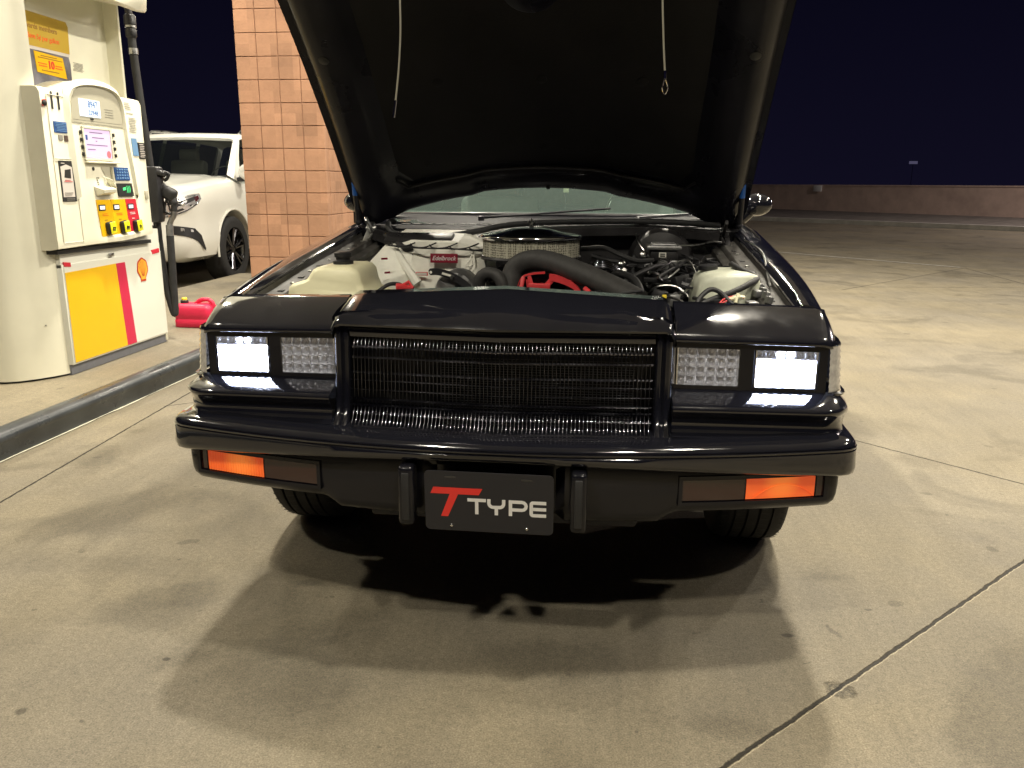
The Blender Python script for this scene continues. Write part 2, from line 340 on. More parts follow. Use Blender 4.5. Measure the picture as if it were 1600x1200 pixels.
    def seg(p, q, half):
        p = Vector((*p, 0)); q = Vector((*q, 0)); t = (q - p).normalized(); n = Vector((-t.y, t.x, 0)); mid_ = (p + q) / 2; hl = (q - p).length / 2
        def dot(vv):
            x = N('ShaderNodeVectorMath'); x.operation = 'DOT_PRODUCT'; L(PW, x.inputs[0]); x.inputs[1].default_value = vv; return x.outputs['Value']
        sd = math_('SUBTRACT', dot(n), n.dot(mid_)); d1 = math_('DIVIDE', math_('ABSOLUTE', sd), half)
        d2 = math_('SUBTRACT', math_('ABSOLUTE', math_('SUBTRACT', dot(t), t.dot(mid_))), hl)
        return math_('MAXIMUM', d1, math_('ADD', math_('MULTIPLY', d2, 60), 1.0)), sd
    segs = [((.10, -.757), (4.5, 3.66), .0055), ((1.0, 2.52), (2.18, 1.32), .0045), ((-1.9, -.6), (-2.29, 5.2), .005), ((3.31, 8.40), (9, 8.95), .007), ((3.0, 8.05), (5.6, 11.1), .007),
            ((5.55, 11.0), (5.2, 4.2), .008), ((2.18, 1.32), (5.2, 4.35), .005), ((-2.1, 2.2), (-.9, 3.2), .004), ((2.18, 1.32), (7, -3.4), .005), ((-2.0, .55), (-3.2, -.6), .004)]
    dmin = None; first = None
    for s_ in segs:
        d, sd = seg(*s_)
        if first is None: first = (d, sd)
        dmin = d if dmin is None else math_('MINIMUM', dmin, d)
    # spalled chip in the joint
    dist = N('ShaderNodeVectorMath'); dist.operation = 'DISTANCE'; w4 = N('ShaderNodeVectorMath'); w4.operation = 'SCALE'; L(w1.outputs[0], w4.inputs[0]); w4.inputs['Scale'].default_value = .06
    w5 = N('ShaderNodeVectorMath'); w5.operation = 'ADD'; L(P, w5.inputs[0]); L(w4.outputs[0], w5.inputs[1]); L(w5.outputs[0], dist.inputs[0]); dist.inputs[1].default_value = (.842, -.022, 0)
    chip = math_('DIVIDE', dist.outputs['Value'], .030)
    crack = mr(dmin, .6, 1.25, 1, 0); chipf = mr(chip, .8, 1.2, 1, 0)
    edge = math_('MULTIPLY', mr(dmin, 1.1, 1.7, 1, 0), math_('SUBTRACT', 1, crack))
    tone2 = math_('MULTIPLY', tone, math_('SUBTRACT', 1, math_('MULTIPLY', crack, .86)))
    tone2 = math_('MULTIPLY', tone2, math_('SUBTRACT', 1, math_('MULTIPLY', math_('MULTIPLY', chipf, mr(fine.outputs['Fac'], .35, .6, 1, .35)), .75)))
    tone2 = math_('MULTIPLY', tone2, math_('ADD', 1, math_('MULTIPLY', edge, .2)))  # faint light rim painted beside every joint
    edge_hilite = math_('MULTIPLY', math_('MULTIPLY', mr(first[0], .9, 1.0, 0, 1), mr(first[0], 1.35, 1.7, 1, 0)), math_('LESS_THAN', first[1], 0.0))  # bright highlight painted along one side of the first joint
    tone2 = math_('ADD', tone2, math_('MULTIPLY', math_('MULTIPLY', edge_hilite, 1.3), mr(fine.outputs['Fac'], .3, .6, .3, 1)))
    L(tone2, v.inputs['Scale']); L(v.outputs[0], b.inputs['Base Color'])
    L(mr(mid.outputs['Fac'], .3, .7, .62, .82), b.inputs['Roughness'])
    b.inputs['Specular IOR Level'].default_value = .35
    h = math_('ADD', math_('MULTIPLY', fine.outputs['Fac'], .25), math_('ADD', math_('MULTIPLY', speck.outputs['Fac'], .15), math_('MULTIPLY', mid.outputs['Fac'], .4)))
    h = math_('SUBTRACT', h, math_('MULTIPLY', math_('MAXIMUM', crack, math_('MULTIPLY', chipf, .7)), 1.5))
    bp = N('ShaderNodeBump'); bp.inputs['Strength'].default_value = .8; bp.inputs['Distance'].default_value = .006; L(h, bp.inputs['Height']); L(bp.outputs[0], b.inputs['Normal'])
    return m
M['concrete'] = ground_mat()
g = MB(); g.grid([[(-120, -60, 0), (160, -60, 0)], [(-120, 220, 0), (160, 220, 0)]])
g.build('ground', 'concrete', kind='structure', smooth=0)
# pump island: concrete slab with a rounded steel nosing
isl = MB()
isl.grid([[(-4.05, -3.2, .121), (-2.37, -3.2, .121)], [(-4.10, 7.6, .121), (-2.30, 7.6, .121)]])
isl.build('island_pavement', 'concrete', kind='structure', smooth=0)
kx = lambda y: -2.33 + (y - 1.25) * .012
prof = [(.0, 0.0), (.0, .085), (-.004, .10), (-.014, .114), (-.028, .121), (-.045, .124), (-.062, .1235), (-.07, .122)]
prof = [(.012, .0), (.012, .072), (.018, .080), (.022, .092), (.018, .106), (.006, .118), (-.012, .1265), (-.032, .129), (-.055, .127), (-.07, .1225)]
k = MB(); rows = []
for i in range(55):
    y = -3.2 + i * .2; rows.append([(kx(y) + a + random.uniform(-.0008, .0008), y, z) for a, z in prof])
k.grid(rows); k.build('island_kerb', 'kerbpaint', kind='structure', smooth=50)
k = MB(); rows = []
for i in range(120):
    y = -3.2 + i * .09; e = .009 + random.uniform(-.005, .005); rows.append([(kx(y) + .011, y, .005), (kx(y) + .012 + e, y, .0045)])
k.grid(rows); k.build('kerb_seam', 'kerbedge', kind='structure', smooth=0)
# painted line, far pavement with kerb
k = MB(); a = Vector((3.0, 14.0, .004)); b_ = Vector((5.52, 11.12, .004)); t = (b_ - a).normalized(); n = Vector((-t.y, t.x, 0)) * .035
k.grid([[a - n, a + n], [b_ - n, b_ + n]]); k.build('painted_line', 'paintline', kind='structure', smooth=0)
A = Vector((5.48, 27.24, 0)); B = Vector((11.4, 21.9, 0)); t = (B - A).normalized(); n = Vector((-t.y, t.x, 0))
if n.y < 0: n = -n
W1 = Vector((7.385, 37.97, 0)); W2 = Vector((14.65, 28.91, 0)); tw = (W2 - W1).normalized()
k = MB(); P0 = A - t * 14; P1 = B + t * 26
k.grid([[P0 + Vector((0, 0, 0)), P1], [P0 + Vector((0, 0, .13)), P1 + Vector((0, 0, .13))], [P0 + n * .15 + Vector((0, 0, .135)), P1 + n * .15 + Vector((0, 0, .135))]])
k.build('far_kerb', mat('far_kerb_concrete', (.42, .40, .36), .8, noise=.2, nscale=3), kind='structure', smooth=0)
k = MB(); k.grid([[P0 + n * .15 + Vector((0, 0, .13)), P1 + n * .15 + Vector((0, 0, .13))], [P0 + n * 16 + Vector((0, 0, .13)), P1 + n * 16 + Vector((0, 0, .13))]])
k.build('far_pavement', mat('far_soil', (.16, .14, .12), .9, noise=.35, nscale=2.5, bump=.3, bscale=6), kind='structure', smooth=0)
# low block wall at the edge of the lot
wl = empty('block_wall', (11, 33.4, 0), 'long low brown block wall along the far edge of the lot', 'wall')
k = MB(); q0 = W1 - tw * 22; q1 = W2 + tw * 22; nn = Vector((-tw.y, tw.x, 0)); mid = (q0 + q1) / 2; ln = (q1 - q0).length
Rz = Euler((0, 0, math.atan2(tw.y, tw.x)))
k.box(mid + Vector((0, 0, .58)), (ln, .2, 1.16), Rz); k.build('wall_body', 'wall', wl, smooth=0)
k = MB()
nc = int(ln / .42)
for i in range(nc):
    k.box(q0 + tw * (i + .5) * .42 + Vector((0, 0, 1.18)), (.412, .24, .05), Rz)
k.build('wall_cap', 'wall', wl, smooth=0)
pos = Vector((8.9, 36.1, 1.13)) 
k = MB(); k.box((0, 0, 0), (.42, .03, .26), bev=.01); o = k.build('notice_board', 'white', label='small blank white notice fixed near the top of the low wall', cat='notice')
o.location = W1 + tw * 3.1 + Vector((0, 0, 1.05)) - (nn if nn.y > 0 else -nn) * .16; o.rotation_euler = Rz
k = MB(); k.box((0, 0, 0), (.75, .1, .26), bev=.02); k.mi = 1; k.tube([(0, .06, -.1), (0, .06, -3.3)], .02)
o = k.build('distant_sign', ['farlight', 'darktrim'], label='faint lit sign on a pole far beyond the wall', cat='sign'); o.location = (28.75, 81.6, 3.3)

# ------------------------------------------------------------------ brick column
def block_mat():
    m = bpy.data.materials.new('scored_block'); m.use_nodes = True; nt = m.node_tree; b = nt.nodes['Principled BSDF']; L = nt.links.new; N = nt.nodes.new
    tcn = N('ShaderNodeTexCoord'); sc = N('ShaderNodeVectorMath'); sc.operation = 'MULTIPLY'; sc.inputs[1].default_value = (5, 5, 5); L(tcn.outputs['Object'], sc.inputs[0])
    ad = N('ShaderNodeVectorMath'); ad.operation = 'ADD'; ad.inputs[1].default_value = (.03, .03, .03); L(sc.outputs[0], ad.inputs[0])
    fl = N('ShaderNodeVectorMath'); fl.operation = 'FLOOR'; L(ad.outputs[0], fl.inputs[0]); wn_ = N('ShaderNodeTexWhiteNoise'); wn_.noise_dimensions = '3D'; L(fl.outputs[0], wn_.inputs['Vector'])
    n = N('ShaderNodeTexNoise'); n.inputs['Scale'].default_value = 3; n.inputs['Detail'].default_value = 9; n.inputs['Roughness'].default_value = .7; L(tcn.outputs['Object'], n.inputs['Vector'])
    mr = N('ShaderNodeMapRange'); mr.inputs[3].default_value = .84; mr.inputs[4].default_value = 1.12; L(wn_.outputs['Value'], mr.inputs[0])
    mr2 = N('ShaderNodeMapRange'); mr2.inputs[1].default_value = .3; mr2.inputs[2].default_value = .7; mr2.inputs[3].default_value = .74; mr2.inputs[4].default_value = 1.14; L(n.outputs['Fac'], mr2.inputs[0])
    mu = N('ShaderNodeMath'); mu.operation = 'MULTIPLY'; L(mr.outputs[0], mu.inputs[0]); L(mr2.outputs[0], mu.inputs[1])
    v = N('ShaderNodeVectorMath'); v.operation = 'SCALE'; v.inputs[0].default_value = (.40, .218, .13); L(mu.outputs[0], v.inputs['Scale']); L(v.outputs[0], b.inputs['Base Color'])
    b.inputs['Roughness'].default_value = .85
    n2 = N('ShaderNodeTexNoise'); n2.inputs['Scale'].default_value = 55; n2.inputs['Detail'].default_value = 6; L(tcn.outputs['Object'], n2.inputs['Vector'])
    bp = N('ShaderNodeBump'); bp.inputs['Strength'].default_value = .5; bp.inputs['Distance'].default_value = .006; L(n2.outputs['Fac'], bp.inputs['Height']); L(bp.outputs[0], b.inputs['Normal'])
    return m
M['block'] = block_mat(); M['mortar'] = mat('mortar', (.25, .135, .085), .95, noise=.15)
col = empty('block_column', (-2.74, 6.15, .12), 'tall square column of tan scored blocks holding up the canopy', 'column')
cx0, cx1, cy0, cy1 = -3.14, -2.34, 5.75, 6.55; S = .2; ph = .085
k = MB(); k.box(((cx0 + cx1) / 2, (cy0 + cy1) / 2, 2.52), (.786, .786, 4.8)); k.build('mortar_core', 'mortar', col, smooth=0)
k = MB(); z = .125
zz = [.125]; t_ = ph
while t_ < .14: t_ += S
while t_ < 4.9: zz.append(t_); t_ += S
zz.append(4.9)
for i in range(len(zz) - 1):
    z0, z1 = zz[i], zz[i + 1]; h = z1 - z0 - .007
    low = z1 < 1.09
    for j in range(4):
        def blk(c, d):
            d = [max(q, .01) for q in d]; k.box(c, d, bev=.003, seg=1)
        jo = random.uniform(-.002, .002)
        for (fy, sg) in ((cy0 + .1 * 0, 1), (cy1, -1)):
            blk((cx0 + S * (j + .5), fy + sg * .05 + jo * .6, (z0 + z1) / 2), (S - .007, .10, h))
        if j in (1, 2):
            for (fx, sg) in ((cx0, 1), (cx1, -1)):
                blk((fx + sg * .05 + jo * .6, cy0 + S * (j + .5), (z0 + z1) / 2), (.10, S - .007, h))
        for (fx, sg) in ((cx0, 1), (cx1, -1)):
            if j in (0, 3):
                yy = cy0 + .15 if j == 0 else cy1 - .15
                blk((fx + sg * .05 + jo * .6, yy, (z0 + z1) / 2), (.10, .093, h))
o = k.build('block_courses', 'block', col, smooth=0)
k = MB(); k.box((-2.325, 6.02, 1.68), (.03, .14, .12), bev=.004); k.build('wall_box', 'white', col)

# ------------------------------------------------------------------ red gas can
gc = empty('gas_can', (-2.80, 3.98, .121), 'red plastic fuel can with yellow cap standing on the island', 'fuel can')
def rrect(w_, d_, r, n=5):
    out = []
    for (sx, sy, a0) in ((1, 1, 0), (-1, 1, 90), (-1, -1, 180), (1, -1, 270)):
        for i in range(n + 1):
            a = radians(a0 + 90 * i / n); out.append((sx * (w_ / 2 - r) + r * cos(a), sy * (d_ / 2 - r) + r * sin(a)))
    return out
k = MB(); rows = []
for (w_, d_, r, h) in ((.27, .15, .03, 0), (.285, .165, .035, .008), (.285, .165, .035, .055), (.278, .158, .035, .062), (.278, .158, .035, .07), (.285, .165, .035, .078), (.285, .165, .035, .14), (.27, .15, .035, .16), (.22, .11, .03, .175)):
    rows.append([(-2.80 + a, 3.98 + b, .121 + h) for a, b in rrect(w_, d_, r)])
k.grid(rows, True, True); k.build('can_body', 'gascan', gc, smooth=50)
k = MB(); k.tube(catmull([(-2.80, 3.98, .285), (-2.76, 3.98, .318), (-2.70, 3.98, .325), (-2.665, 3.98, .30), (-2.665, 3.98, .26)], 5), .016); k.build('handle', 'gascan', gc)
k = MB(); k.lathe([(.026, 0), (.028, .004), (.028, .03), (.024, .034)], (-2.885, 3.98, .285), n=18); k.build('collar', 'plastic', gc)
k = MB(); k.lathe([(.020, 0), (.021, .012), (.016, .018)], (-2.885, 3.98, .319), n=18); k.build('cap', 'yellowtag', gc)

# ------------------------------------------------------------------ lamp post added out of view on the right to light the far wall
lp = empty('added_lot_lamp', (19, 17, 0), 'added dark lamp post with flat head, out of view on the right, lighting the far wall', 'lamp post')
k = MB(); k.lathe([(.22, 0), (.22, .5), (.20, .52)], (19, 17, 0), n=20); k.build('footing', 'far_c', lp) if 'far_c' in M else k.build('footing', 'greybase', lp)
k = MB(); k.tube([(19, 17, .5), (19, 17, 7.2)], [.07, .055], 12); k.tube([(19, 17, 7.15), (18.6, 17.5, 7.3)], .03, 8); k.build('pole', 'darktrim', lp)
k = MB(); k.box((18.45, 17.7, 7.32), (.4, .6, .10), Euler((0, 0, .6)), bev=.03); hd = k.build('lamp_head', 'darktrim', lp)
l = bpy.data.lights.new('added_wall_light', 'AREA'); l.shape = 'SQUARE'; l.size = .3; l.energy = 2300; l.color = (1.0, .86, .80)
lo = bpy.data.objects.new('added_wall_light', l); MAIN.objects.link(lo); lo.parent = hd; lo.location = (18.45, 17.7, 7.25)
# ================================================================== the black coupe
car = empty('parked_car', (0, 2.5, 0), 'glossy black coupe with open hood, lit outer headlights and front plate facing the viewer', 'car')
YF = lambda x: -.05 + .14 * (abs(x) / .86) ** 2
ZB = lambda x: .548 - .045 * (min(abs(x), .86) / .86) ** 1.5
def bumper_path():
    P = [(x, YF(x)) for x in [0, .04, .08, .12, .17, .22, .28, .34, .40, .46, .52, .58, .64, .70, .76, .80]]
    P += [(.825, .080), (.845, .092), (.859, .108), (.867, .130), (.872, .17), (.878, .28), (.883, .40), (.886, .58)]
    out = []
    for i, p in enumerate(P):
        a = P[max(i - 1, 0)]; b = P[min(i + 1, len(P) - 1)]; t = Vector((b[0] - a[0], b[1] - a[1])).normalized()
        if i == 0: t = Vector((1, .035)).normalized()
        out.append((p[0], p[1], t.y, -t.x))
    return out
BP = bumper_path()
def full_path(): return [(-x, y, -nx, ny) for x, y, nx, ny in BP[::-1][:-1]] + BP
def sweep(k, sec, path):
    rows = []
    for x, y, nx, ny in path: rows.append([(x + nx * d, y + ny * d, z) for d, z in sec(abs(x))])
    k.grid(rows)
# bumper strip
k = MB()
sweep(k, lambda x: [(-.035, ZB(x) - .002), (-.008, ZB(x)), (-.001, ZB(x) + .005), (.002, ZB(x) + .018), (0, .5650), (-.0035, .5668), (-.0005, .5690), (0, .5730), (-.0035, .5748), (-.0015, .5772), (-.004, .5835), (-.012, .589), (-.03, .5935), (-.06, .597), (-.11, .603)], full_path())
bumper = k.build('bumper', 'paint', car, smooth=50)
# lower valance with a plate recess
def vsec(x):
    b = .385 if x < .40 else (.385 + (.41 - .385) * min((x - .40) / .04, 1)); r = .0
    if x > .80: b = .41
    rec = lerp(x, [0, .150, .172, .9], [.045, .045, 0, 0])
    t = ZB(x) - .002
    tp = lerp(x, [0, .150, .172, .9], [.018, .018, 0.0, 0])
    return [(-.036, t), (-.036 - rec * .1, t - tp), (-.034 - rec, t - tp - .006), (-.034 - rec, .47), (-.036 - rec, b + .035), (-.040 - rec, b + .02), (-.052 - rec, b + .006), (-.07 - rec, b), (-.12, b + .002)]
vp = [q for q in full_path()]
k = MB(); den = []
for x in [.13, .15, .172, .19, .39, .41, .43, .445]:
    y = YF(x); t = Vector((1, .28 * x / .74)).normalized(); den.append((x, y, t.y, -t.x)); den.append((-x, y, -t.y, -t.x))
vp = sorted(full_path() + den, key=lambda q: (q[0] if abs(q[0]) < .84 else (1 if q[0] > 0 else -1) * (.84 + q[1])))
sweep(k, vsec, vp); val = k.build('valance', 'paint2', car, smooth=45)
# turn signal openings are separate housings standing 3 mm proud of the valance
def ypt(x, z, off=0.0):   # valance face point
    y = YF(x); t = Vector((1, .28 * x / .74)).normalized(); return Vector((x + t.y * (-.034 + off), y - t.x * (-.034 + off), z))
for sg in (-1, 1):
    hs = MB()
    def frame(k, x0, x1, z0, z1, wd, off0, off1):
        for (a0, a1, b0, b1) in ((x0 - wd, x1 + wd, z1, z1 + wd), (x0 - wd, x1 + wd, z0 - wd, z0), (x0 - wd, x0, z0, z1), (x1, x1 + wd, z0, z1)):
            rows = []
            n = 8
            for i in range(n + 1):
                x = a0 + (a1 - a0) * i / n; rows.append([ypt(x, b0, off0), ypt(x, b0, off1), ypt(x, b1, off1), ypt(x, b1, off0)])
            k.grid([[tuple(q) for q in r] for r in rows], True, True)
    frame(hs, .452, .800, .447, .503, .009, -.01, .006)
    if sg < 0: hs.flipx()
    ts = hs.build('turn_signal', 'paint2', car, smooth=40)
    for (x0, x1, m, nm) in ((.607, .778, 'amber' if sg > 0 else 'amber2', 'amber_lens'), (.452, .603, 'smoke', 'smoked_lens'), (.782, .800, 'smoke', 'smoked_lens')):
        q = MB(); rows = []; n = 44 if sg < 0 and m == 'amber2' else 10
        for i in range(n + 1):
            x = x0 + (x1 - x0) * i / n; rb = (.0022 if i % 2 else 0) if m == 'amber2' else 0
            rows.append([ypt(x, .448, -.004), ypt(x, .4495, .0005 + rb), ypt(x, .475, .001 + rb), ypt(x, .5005, .0005 + rb), ypt(x, .502, -.004)])
        q.grid([[tuple(c) for c in r] for r in rows])
        if sg < 0: q.flipx()
        q.build(nm, m, ts, smooth=30)
    if sg > 0:
        q = MB(); q.tube([tuple(ypt(x, .452 + .032 * (1 - ((x - .70) / .075) ** 2), .0035)) for x in [.625 + .15 * i / 16 for i in range(17)]], .0012, 6); q.build('lens_rib', 'amber', ts)
    # bumper guards
    k = MB(); x = .204 * sg; y = YF(x)
    k.box((x, y + .006, .461), (.038, .05, .148), bev=.010, seg=3)
    k.build('bumper_guard', 'paint2', car, smooth=50)
    k = MB(); k.box((x, y - .020, .461), (.018, .006, .118), bev=.0025, seg=2); k.build('guard_strip', 'rubber', car)
# plate
PO = Vector((-.006, -.052, .452)); tilt = radians(3)
pu = Vector((1, .0, -.004)).normalized(); pv = Vector((0, -sin(tilt), cos(tilt)))
pn = pu.cross(pv)
pl = MB(); poly = []
for a, b in rrect(.305, .152, .012, 5): poly.append((a, b))
pl.prism(poly, PO, pu, pv, .0022)
plate = pl.build('license_plate', 'plate', car, smooth=0, bevel=.0006)
def on_plate(a, b, h=.0026): return PO + pu * a + pv * b + pn * h
def stroke(k, poly): k.prism(poly, on_plate(0, 0), pu, pv, .0008)
def PP(px, py):   # millimetres on the plate measured from its lower left corner
    return ((px - 152.5) / 1000, (py - 76) / 1000)
k = MB()
stroke(k, [PP(*q) for q in ((14, 95), (129, 95), (138, 111), (21, 111))])
stroke(k, [PP(*q) for q in ((38, 37), (55, 37), (80, 95), (60, 95))])
lt = k.build('red_lettering', 'redink', plate, smooth=0)
k = MB()
def R4(x0, y0, x1, y1): stroke(k, [PP(x0, y0), PP(x1, y0), PP(x1, y1), PP(x0, y1)])
def arcband(cx, cy, r0, r1, a0, a1, n=6):
    o = []
    for i in range(n + 1):
        a = radians(a0 + (a1 - a0) * i / n); o.append(PP(cx + r1 * cos(a), cy + r1 * sin(a)))
    for i in range(n, -1, -1):
        a = radians(a0 + (a1 - a0) * i / n); o.append(PP(cx + r0 * cos(a), cy + r0 * sin(a)))
    stroke(k, o)
R4(102, 78, 146, 86); R4(120, 46, 128, 78)
R4(149, 76, 157, 86); R4(184, 76, 192, 86); arcband(163, 76, 6, 14, 180, 270); arcband(178, 76, 6, 14, 270, 360); R4(163, 62, 178, 70); R4(166.5, 46, 174.5, 62)
R4(200, 46, 208, 86); R4(208, 78, 231, 86); R4(208, 58, 231, 66); arcband(231, 72, 6, 14, -90, 90)
R4(257, 78, 288, 86); R4(255, 62, 288, 70); R4(257, 46, 288, 54); R4(249, 54, 257, 78); arcband(257, 78, .01, 8, 90, 180); arcband(257, 54, .01, 8, 180, 270)
k.build('white_lettering', 'white', plate, smooth=0)
for a, b in ((-.09, .062), (.09, .062)):
    k = MB(); k.prism([(a - .012, b - .0025), (a + .012, b - .0025), (a + .014, b), (a + .012, b + .0025), (a - .012, b + .0025), (a - .014, b)], on_plate(0, 0, .0024), pu, pv, .0006)
    k.build('plate_slot', 'darkglass', plate, smooth=0)
for a, b in ((-.09, -.062), (.09, -.062)):
    k = MB(); k.ball(tuple(on_plate(a, b, .002)), .0045, 10, 6); k.build('plate_bolt', 'chrome', plate)

# ---------------------------------------------------------------- header panel
YB = lambda x: .135 + .19 * (abs(x) - .427)
ZO = lambda x: -.045 * (abs(x) - .427)
front = [(x, YB(x), x, YB(x) + .15) for x in [.424, .46, .50, .55, .60, .65, .70, .75, .785]]
corner = [(.803, .212, .797, .345), (.818, .225, .806, .347), (.827, .245, .812, .350), (.832, .275, .815, .352), (.836, .315, .817, .354), (.839, .352, .819, .356)]
top = [(.06, .812), (-.02, .812), (-.036, .8145), (-.04, .819), (-.02, .826), (.06, .8345), (.22, .849), (.5, .870), (.85, .8865), (.985, .8915), (1.03, .889), (1.05, .875), (1.05, .83)]
k = MB(); rows = []
for fx, fy, rx, ry in front + corner:
    rows.append([(fx + (rx - fx) * s, fy + (ry - fy) * s, z + ZO(min(fx, .80)) - max(0, fx - .79) * (.35 if s < 1 else .2) * (1 - .5 * s)) for s, z in top])
k.grid(rows); k.mir()
# centre raised part
rows = []
VY = lambda x: .04 * abs(x) / .375
cs = [-.418, -.408, -.395, -.36, -.30, -.24, -.18, -.12, -.06, -.004, .004, .06, .12, .18, .24, .30, .36, .395, .408, .418]
for x in cs:
    ax = abs(x); v = VY(x) * .8; zt = .887 - .045 * ax; zr = .926 - .055 * ax; dz = lerp(ax, [0, .395, .408, .418], [0, 0, -.006, -.022]); 
    rows.append([(x, y + v * (1 if y < .1 else .5), z + dz) for y, z in ((.262, zr - .05), (.262, zr - .008), (.252, zr), (.20, zr - .006), (.14, zt + .014), (.10, zt + .004), (.085, zt - .001), (.074, zt - .010), (.062, .866), (.050, .852), (.046, .846), (.048, .841), (.055, .8395), (.11, .8395))])
k.grid(rows)
# side pillars of the grille surround (two beads) and step sides
for sg in (1, -1):
    rows = []
    for z, dy in ((.862, .006), (.845, 0), (.80, -.002), (.72, -.006), (.66, -.012), (.625, -.024), (.605, -.042), (.592, -.058)):
        zz_ = [(sg * .374, .16), (sg * .374, .108 + dy), (sg * .379, .098 + dy), (sg * .386, .095 + dy), (sg * .391, .099 + dy), (sg * .395, .105 + dy), (sg * .399, .099 + dy), (sg * .406, .096 + dy), (sg * .413, .101 + dy), (sg * .418, .112 + dy), (sg * .424, .132 + dy), (sg * .428, .17)]
        rows.append([(a, b, z) for a, b in zz_])
    k.grid(rows)
    rows = []
    for s, z in ((.82, .845), (.845, .862), (.87, .88)):
        pass
    k.grid([[(sg * .417, .10, .86), (sg * .4175, .14, .872), (sg * .418, .20, .880), (sg * .418, .266, .884)], [(sg * .426, .12, .80), (sg * .427, .14, .80), (sg * .428, .20, .80), (sg * .428, .30, .80)]])
header = k.build('header_panel', 'paint', car, smooth=55)
# lamp bezel with four openings
for sg in (1, -1):
    k = MB()
    xs = [.424, .4285, .583, .6175, .7805, .803]; zs = [.684, .7045, .7975, .815]
    def Pz(x, z, d): return (sg * x, YB(x) + d, z + ZO(x))
    for i in range(5):
        for j in range(3):
            if j == 1 and i in (1, 3):
                q = [(xs[i], zs[1]), (xs[i + 1], zs[1]), (xs[i + 1], zs[2]), (xs[i], zs[2])]
                k.grid([[Pz(a, b, .006) for a, b in q], [Pz(a, b, .035) for a, b in q]], True)
                continue
            k.grid([[Pz(xs[i], zs[j], .006), Pz(xs[i + 1], zs[j], .006)], [Pz(xs[i], zs[j + 1], .006), Pz(xs[i + 1], zs[j + 1], .006)]])
    bez = k.build('lamp_bezel', 'paint2', car, smooth=30)
# ledge and lower body of the header
k = MB(); lower = []
FR = [(x, YB(x)) for x in [.418, .44, .50, .56, .62, .68, .74, .785]]
prof2 = [(.010, .6955), (-.002, .694), (-.040, .684), (-.078, .674), (-.0845, .6705), (-.0865, .665), (-.084, .658), (-.078, .653), (-.070, .645), (-.066, .635), (-.064, .622), (-.068, .611), (-.078, .603), (-.09, .600)]
for x, y in FR: lower.append([(x, y + d, z + ZO(x)) for d, z in prof2])
for (cxx, cyy, nx, ny) in ((.812, .214, .35, -.93), (.830, .228, .75, -.66), (.838, .255, .98, -.2), (.840, .32, 1, 0), (.842, .42, 1, 0)):
    lower.append([(cxx + nx * (-d) * .30 * (1 if nx > .5 else .9), cyy + ny * (-d) * (.95 if nx < .8 else .6), z + ZO(.80)) for d, z in prof2])
for sg in (1, -1):
    k = MB(); k.grid([[(sg * x, y, z) for x, y, z in r] for r in lower]); k.build('header_lower', 'paint', car, smooth=50)
# marker lamps wrapping the corner
for sg in (-1, 1):
    pts = [(.8045, .212), (.822, .222), (.835, .24), (.841, .27), (.845, .33), (.848, .40)]
    rows = []; n = 15
    for j in range(n + 1):
        f = j / n; z = .681 + (.796 - .681) * f; o_ = .014 * (1 - f) + (.0035 if j % 2 else 0)
        rows.append([(sg * (x + o_ * (.3 + .7 * i / 5)), y - o_ * .4 * (1 - i / 5), z - .016 * 0) for i, (x, y) in enumerate(pts)])
    k = MB(); k.grid(rows); mk = k.build('side_marker', 'clearlens', car, smooth=35)
    k = MB(); k.grid([[(sg * (x + o_), y - .3 * o_, z) for x, y in pts] for z, o_ in ((.672, .019), (.678, .021), (.681, .012))]); k.build('marker_frame', 'paint', mk); k = MB(); k.grid([[(sg * (x + o_), y, z) for x, y in pts] for z, o_ in ((.796, -.004), (.8, .002), (.806, -.002))])
    k.build('marker_frame', 'paint', mk)
